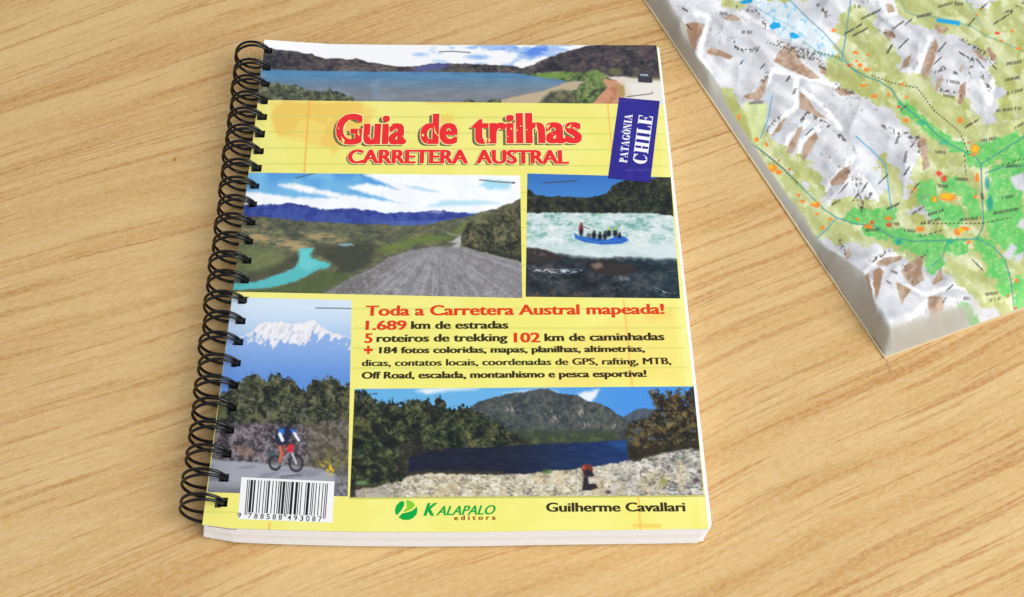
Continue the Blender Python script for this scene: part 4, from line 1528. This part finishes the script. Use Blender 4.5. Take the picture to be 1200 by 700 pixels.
def paint_map(X, Y):
    k = Ink(X, Y, (215, 216, 220))
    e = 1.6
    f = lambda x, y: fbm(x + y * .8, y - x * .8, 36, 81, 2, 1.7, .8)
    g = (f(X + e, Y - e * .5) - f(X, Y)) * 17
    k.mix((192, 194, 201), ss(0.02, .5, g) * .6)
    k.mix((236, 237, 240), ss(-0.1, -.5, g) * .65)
    # snow ridges
    for p in ([(817, 15), (830, 20), (822, 50), (820, 68), (832, 85)], [(868, 15), (885, 25), (900, 32)], [(880, 115), (900, 95), (906, 82), (930, 88), (965, 95), (1000, 110)],
              [(933, 95), (934, 125), (915, 138), (898, 162)], [(940, 105), (965, 125), (985, 150)], [(945, 145), (925, 160), (918, 180)], [(960, 150), (940, 165), (935, 188)],
              [(1090, 45), (1080, 70), (1072, 95)], [(1000, 185), (985, 200), (965, 225)], [(1015, 320), (1022, 310), (1035, 298), (1070, 300)], [(1028, 365), (1020, 330)],
              [(1060, 335), (1085, 345), (1120, 335), (1140, 340)], [(1060, 380), (1085, 355), (1095, 342)], [(1160, 60), (1165, 90), (1160, 120)], [(1150, 95), (1160, 115)],
              [(1010, 205), (1022, 225), (1035, 245)], [(1090, 160), (1100, 195), (1125, 215)], [(1035, 18), (1060, 12)]):
        q = polydist(X, Y, p)
        k.mix((253, 253, 254), ss(5.4, .2, q + (fbm(X, Y, 6, 83, 3) - .5) * 6))
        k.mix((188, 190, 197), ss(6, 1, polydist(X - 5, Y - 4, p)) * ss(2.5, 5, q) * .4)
    # glacier
    gl = polym(X, Y, [(872, -3), (925, -3), (950, 28), (985, 60), (990, 82), (972, 74), (940, 52), (915, 44), (900, 25), (888, 12)], 2)
    k.mix((222, 234, 242), gl * .9)
    k.mix((150, 204, 234), gl * ss(.58, .68, fbm(X, Y, 4, 85, 3)) * .85)
    k.mix((190, 222, 240), ss(.63, .72, fbm(X, Y, 16, 87, 3)) * ss(.5, .7, fbm(X, Y, 3, 88, 2)) * .5 * (X < 1050))
    # green valleys
    dn = (fbm(X, Y, 9, 91, 4) - .5) * 20
    gm = np.zeros(X.shape)
    for p, r in VAL:
        gm = np.maximum(gm, ss(1.2, -1.2, polydist(X, Y, p) - r + dn))
    n = fbm(X, Y, 12, 93, 4, .9, 1.2)
    olive = np.array((193, 200, 130.))[None] + (n - .5)[:, None] * np.array((34, 30, 44.))[None]
    k.mix(olive, gm * .95)
    k.mix((176, 181, 102), gm * ss(.5, .64, fbm(X, Y, 20, 95, 3, .8, 1.3)) * .8)
    k.mix((222, 228, 182), gm * ss(.56, .7, fbm(X, Y, 11, 97, 3)) * .8)
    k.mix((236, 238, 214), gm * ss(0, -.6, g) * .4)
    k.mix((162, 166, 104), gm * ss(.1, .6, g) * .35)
    k.mix((168, 168, 84), gm * polym(X, Y, [(840, 108), (868, 120), (882, 160), (875, 178), (850, 140)], 3) * .7)
    k.mix((214, 226, 162), polym(X, Y, [(872, 120), (900, 122), (895, 162), (890, 172), (882, 165)], 1.5) * .95)
    bn = (fbm(X, Y, 7, 99, 4) - .5) * 16
    bmk = np.zeros(X.shape)
    for p, r in BRIGHT:
        bmk = np.maximum(bmk, ss(1.5, -1.5, polydist(X, Y, p) - r + bn))
    k.mix((104, 200, 104), bmk * .85)
    k.mix((78, 188, 92), bmk * ss(.5, .66, fbm(X, Y, 6, 101, 3)) * .5)
    k.mix((166, 216, 130), bmk * ss(.6, .7, fbm(X, Y, 4, 103, 3)) * .7)
    for p in ([(1183, 208), (1200, 202), (1202, 225), (1190, 222)], [(1195, 258), (1202, 255), (1202, 270), (1192, 266)],
              [(1175, 300), (1185, 285), (1192, 290), (1184, 305)], [(1188, 300), (1200, 295), (1200, 302), (1190, 308)]):
        k.mix((214, 214, 220), polym(X, Y, p, 1.6))
    # rock
    for i, p in enumerate(BROWN):
        m = polym(X + (fbm(X, Y, 4, 111, 2) - .5) * 2, Y, p, .9)
        k.mix((194, 168, 146), m * .95)
        k.mix((168, 134, 108), m * ss(.45, .62, fbm(X, Y, 8, 113 + i, 3)) * .8)
        if i in (0, 13, 14):
            k.mix((162, 124, 98), m * (ss(0, 2, 818 - X) if i == 0 else 1) * .8)
    # dark crest scree
    rnd = random.Random(5)
    for p in ([(862, 8), (890, 14), (895, 25), (897, 33)], [(1125, 45), (1150, 60), (1165, 72)], [(1030, 35), (1048, 42)], [(960, 10), (972, 16)],
              [(912, 50), (935, 58), (960, 66)], [(898, 90), (890, 98)], [(915, 135), (900, 152)], [(935, 148), (945, 132), (975, 150), (990, 165)],
              [(978, 100), (1000, 110)], [(1035, 148), (1055, 158)], [(1060, 155), (1070, 165)], [(985, 195), (1010, 215)], [(1000, 210), (1012, 250)],
              [(1075, 160), (1078, 180)], [(1140, 65), (1136, 90)], [(1150, 88), (1160, 105)], [(1105, 80), (1120, 86)], [(1103, 105), (1125, 112)], [(1180, 15), (1200, 5)],
              [(1015, 310), (1040, 295)], [(1060, 312), (1068, 330)], [(985, 282), (990, 302)], [(1008, 240), (1022, 225)], [(1080, 300), (1086, 296)]):
        q = polydist(X, Y, p)
        k.mix((84, 74, 72), ss(4.2, .5, q) * ss(.50, .62, fbm(X, Y, 2.6, 117, 3)) * .85)
    k.mix((104, 98, 100), ss(.67, .76, fbm(X, Y, 3.4, 131, 3)) * ss(.5, .62, fbm(X, Y, 30, 133, 2)) * (1 - gm) * .35)
    fine_ = leafy(X, Y, 135, 12, 2.2)
    k.c = k.c * (1 + (fine_ - .5) * .06)[:, None]
    # rivers and roads
    TEAL, BLUE = (62, 142, 142), (74, 158, 214)
    for p, c, r in (([(925, 0), (945, 20), (965, 38), (985, 60), (998, 80)], (88, 150, 168), .6), ([(998, 80), (1015, 90), (1030, 95), (1045, 105), (1055, 122), (1070, 133), (1085, 145), (1100, 160), (1115, 170), (1130, 178), (1145, 185), (1150, 195), (1150, 205), (1152, 250), (1152, 265), (1145, 280)], TEAL, .75),
                    ([(1150, 192), (1165, 183), (1185, 170), (1205, 157)], TEAL, .7), ([(1155, 203), (1175, 196), (1205, 194)], TEAL, .6),
                    ([(875, 165), (890, 175), (905, 187), (920, 200), (935, 215), (950, 230), (965, 245), (980, 255), (1000, 262), (1025, 265), (1045, 278), (1070, 283), (1110, 282), (1145, 280), (1165, 290), (1178, 305), (1185, 330), (1188, 360), (1191, 388)], TEAL, .7),
                    ([(955, 281), (968, 270), (975, 262), (980, 256)], BLUE, .6), ([(1003, 160), (1020, 175), (1037, 192), (1040, 210), (1043, 235), (1045, 245)], BLUE, .75),
                    ([(1110, 284), (1105, 300), (1092, 312)], TEAL, .6), ([(997, 0), (994, 20), (990, 50), (986, 72)], (92, 158, 170), .8),
                    ([(1056, 0), (1062, 14), (1075, 19), (1090, 19), (1115, 24), (1140, 32), (1155, 42), (1175, 50), (1205, 62)], (110, 160, 150), .55),
                    ([(905, 112), (900, 140), (891, 162)], BLUE, .6), ([(1132, 0), (1140, 12), (1150, 30)], (130, 180, 190), .6),
                    ([(940, 48), (960, 62), (985, 78)], (130, 170, 150), .5), ([(958, 62), (990, 72), (1010, 92)], TEAL, .4), ([(886, 8), (905, 20), (925, 30), (945, 45)], (130, 190, 200), .4)):
        k.line([(x, y) for x, y in p], c, r, .7, .9)
    k.ell(1053, 284, 4, 3.5, (40, 168, 140), .4)
    k.ell(1113, 283, 4, 3, (40, 168, 140), .4, .8)
    k.ell(1160, 238, 3.5, 9, (34, 156, 140), .4, .85)
    k.ell(1157, 215, 3, 8, (52, 150, 150), .4, .7)
    k.ell(1080, 144, 6, 3, (50, 176, 130), .5, .7)
    k.ell(1106, 167, 6, 3, (50, 176, 130), .5, .7)
    for p in ([(866, 3), (872, 0), (882, -1), (881, 3), (872, 5)], [(901, 31), (906, 26), (914, 27), (915, 32), (905, 35)], [(925, 39), (930, 38), (938, 43), (932, 46), (927, 44)],
              [(1097, 22), (1107, 23), (1125, 25), (1124, 31), (1118, 29), (1098, 26)]):
        k.mix((20, 166, 224), polym(X, Y, p, .7))
    # dotted tracks
    for p in ([(1020, 88), (1045, 97), (1075, 103), (1095, 130), (1125, 155), (1135, 180)], [(890, 175), (915, 195), (935, 215)], [(1080, 262), (1110, 262), (1150, 262), (1185, 255)],
              [(1105, 270), (1075, 278)], [(1130, 182), (1132, 205)], [(870, 165), (885, 190), (915, 225), (925, 240)], [(1170, 195), (1200, 186)], [(955, 60), (985, 68)],
              [(900, 50), (960, 70), (968, 82)], [(860, 45), (862, 58), (880, 58), (890, 55)]):
        q = polydist(X, Y, p)
        k.mix((66, 70, 52), ss(1.3, .4, q) * (np.sin((X + Y * .7) * 1.3) > -.2) * .75)
    # towns
    OR, YE, RD = (246, 132, 40), (250, 192, 40), (228, 76, 52)
    k.X, k.Y = warp(X, Y, 2.2, 1.7, 3)
    for x, y, rx, ry, c in ((905, 197, 5, 5, OR), (904, 196, 3, 3.5, YE), (912, 202, 4, 3, OR), (866, 138, 2, 3, OR), (887, 163, 3, 3, OR), (899, 170, 2.5, 2.5, OR), (913, 188, 1.6, 1.6, RD), (925, 199, 1.6, 1.6, RD),
                            (936, 229, 2, 3, OR), (940, 236, 2.5, 2, OR), (956, 240, 6, 3.5, OR), (955, 238, 3, 2, YE), (958, 251, 3, 2, OR), (973, 257, 3, 2, OR), (964, 267, 3, 2.4, OR), (1018, 266, 6, 3, OR), (1004, 257, 2.5, 2, OR), (1022, 261, 3, 2, RD),
                            (1041, 256, 5, 2.6, OR), (1041, 264, 3, 2.5, RD), (1078, 269, 4.5, 3, OR), (1111, 231, 11, 4.5, OR), (1110, 230, 8, 3.5, YE), (1095, 234, 4, 4, OR), (1095, 234, 2.6, 3, YE),
                            (1122, 272, 3.5, 5, OR), (1130, 268, 6, 3, OR), (1126, 270, 4, 3, YE), (1135, 284, 2.6, 2.2, OR), (1143, 175, 5, 6, OR), (1143, 175, 4, 4.5, YE), (1139, 181, 4, 2, OR),
                            (1145, 208, 2.5, 6, OR), (1100, 204, 3.5, 3.5, RD), (1106, 209, 3.5, 4, RD), (1143, 231, 2, 2, OR), (1192, 329, 2.4, 2.4, OR), (1181, 347, 2, 2, RD), (1190, 362, 1.8, 1.8, RD),
                            (995, 77, 3, 2.4, RD), (1002, 62, 4, 2, OR), (1008, 77, 3.5, 2.5, OR), (1016, 82, 3.5, 3, OR), (1003, 72, 2, 2, OR), (1017, 65, 1.8, 1.6, OR), (1012, 100, 5, 1.8, OR),
                            (1024, 113, 5, 2.6, OR), (1042, 111, 2.5, 2, OR), (1057, 99, 3, 2, OR), (1062, 114, 2.5, 1.8, OR), (1053, 126, 2.6, 1.6, RD), (1144, 18, 2, 1.8, OR), (1169, 39, 3, 2, RD),
                            (1186, 37, 2.4, 1.8, OR), (1174, 48, 2.2, 1.6, OR), (1194, 57, 3, 1.6, OR), (977, 36, 3, 2, OR), (1061, 141, 5, 2.4, OR), (1125, 141, 3, 4, OR), (1072, 222, 2, 2, OR), (1135, 167, 1.8, 1.6, RD)):
        k.ell(x, y, rx * .9, ry * .9, c, .4, .95)
    k.X, k.Y = X, Y
    # place names: short runs of fine marks, too small to read
    runs = [(870, 38, 14, 0), (862, 55, 12, 30), (805, 30, 9, 40), (842, 15, 12, 10), (880, 60, 10, -10), (868, 75, 7, -60), (892, 80, 8, -50), (935, 66, 20, 12), (960, 78, 10, 25), (878, 121, 18, -4), (800, 10, 8, 30),
            (922, 95, 8, -60), (930, 110, 9, -70), (990, 40, 24, -30), (1000, 42, 20, -28), (1010, 22, 26, -25), (1040, 62, 12, -60), (1052, 58, 18, -45), (1045, 35, 18, -35), (1100, 60, 14, -50),
            (1096, 85, 14, -20), (1110, 95, 16, 10), (1106, 112, 14, 10), (1135, 30, 12, -50), (1150, 10, 10, -40), (1165, 28, 26, -32), (1175, 95, 24, -12), (1180, 110, 20, -14), (1168, 130, 30, -6), (1130, 150, 20, -30),
            (1150, 165, 18, -10), (1118, 210, 20, 2), (1100, 218, 12, 4), (1030, 215, 16, -45), (1060, 205, 12, -60), (1068, 225, 14, -50), (1040, 245, 22, -25), (1070, 250, 18, -30), (1088, 252, 20, -18),
            (1080, 262, 24, -14), (1125, 258, 26, -6), (1165, 250, 30, -10), (1000, 235, 12, -55), (985, 225, 14, -50), (975, 240, 12, -30), (1010, 225, 14, -60), (1040, 330, 8, 35), (1045, 318, 8, 20), (1110, 340, 10, -40),
            (1130, 350, 8, 0), (1068, 383, 4, 30), (1105, 355, 9, -60), (1140, 305, 18, 45), (1155, 345, 16, -6), (1160, 352, 14, -10), (985, 310, 10, 55), (1000, 322, 8, -50), (945, 158, 10, -45), (1055, 130, 10, -40),
            (1050, 168, 10, -70), (1068, 172, 12, -55), (1060, 190, 14, -80), (1095, 178, 14, 5), (1180, 195, 18, -4), (1095, 75, 12, -45), (1125, 62, 14, 30), (1145, 70, 16, 50), (1158, 70, 16, 50), (1100, 8, 22, -15), (1060, 30, 12, -40),
            (1075, 20, 18, -12), (1120, 5, 10, 0), (1000, 8, 10, 0), (958, 6, 6, 0), (967, 14, 10, 80), (1180, 75, 18, -8), (1190, 150, 14, -30), (1015, 270, 18, -2), (1045, 262, 12, 4), (1060, 270, 14, 5), (1150, 225, 10, 80), (1175, 232, 14, -10)]
    for x, y, L, a in runs:
        a = math.radians(a)
        n = int(L / 2.0)
        for i in range(n):
            if rnd.random() < .12:
                continue
            px, py = x + math.cos(a) * i * 2.0, y + math.sin(a) * i * 2.0
            s = rnd.uniform(-1.2, 1.2)
            k.line([(px - math.sin(a) * 1.4 + s * .4, py - math.cos(a) * 1.4), (px + math.sin(a) * 1.2, py + math.cos(a) * 1.2)], (50, 46, 44), .55, .6, rnd.uniform(.6, .95))
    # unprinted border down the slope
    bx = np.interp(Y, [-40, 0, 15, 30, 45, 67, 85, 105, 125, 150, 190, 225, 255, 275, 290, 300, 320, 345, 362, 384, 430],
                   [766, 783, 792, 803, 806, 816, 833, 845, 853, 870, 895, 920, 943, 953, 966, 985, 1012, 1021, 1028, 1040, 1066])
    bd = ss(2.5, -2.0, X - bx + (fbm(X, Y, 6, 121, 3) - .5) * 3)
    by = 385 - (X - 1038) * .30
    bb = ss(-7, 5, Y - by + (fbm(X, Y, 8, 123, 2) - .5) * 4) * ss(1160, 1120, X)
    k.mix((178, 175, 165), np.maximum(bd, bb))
    return k


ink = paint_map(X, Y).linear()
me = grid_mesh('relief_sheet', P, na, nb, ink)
loc = P.copy()
loc[:, 0] -= B0[0]
loc[:, 1] -= B0[1]
me.vertices.foreach_set('co', loc.astype(np.float32).ravel())
me.update()
# orient upward
me.calc_loop_triangles()
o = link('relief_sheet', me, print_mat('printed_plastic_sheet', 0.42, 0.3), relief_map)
if me.polygons[10].normal.z < 0:
    me.flip_normals()
# thin lip of the sheet, resting on the table
bm = bmesh.new()
cor = [(0, 0), (LA, 0), (LA, LB), (0, LB)]
g = .0006
cor = [(-g, -g), (LA + g, -g), (LA + g, LB + g), (-g, LB + g)]
lo = [bm.verts.new((ea[0] * a + eb[0] * b, ea[1] * a + eb[1] * b, .00005)) for a, b in cor]
hi = [bm.verts.new((ea[0] * a + eb[0] * b, ea[1] * a + eb[1] * b, RIM - .00005)) for a, b in cor]
for i in range(4):
    j = (i + 1) % 4
    bm.faces.new((lo[i], lo[j], hi[j], hi[i]))
bm.faces.new(hi)
bm.faces.new(list(reversed(lo)))
bmesh.ops.recalc_face_normals(bm, faces=bm.faces[:])
me = bpy.data.meshes.new('base_lip')
bm.to_mesh(me); bm.free()
link('base_lip', me, mat('cream_sheet_edge', (222, 204, 166), .5, .3), relief_map)
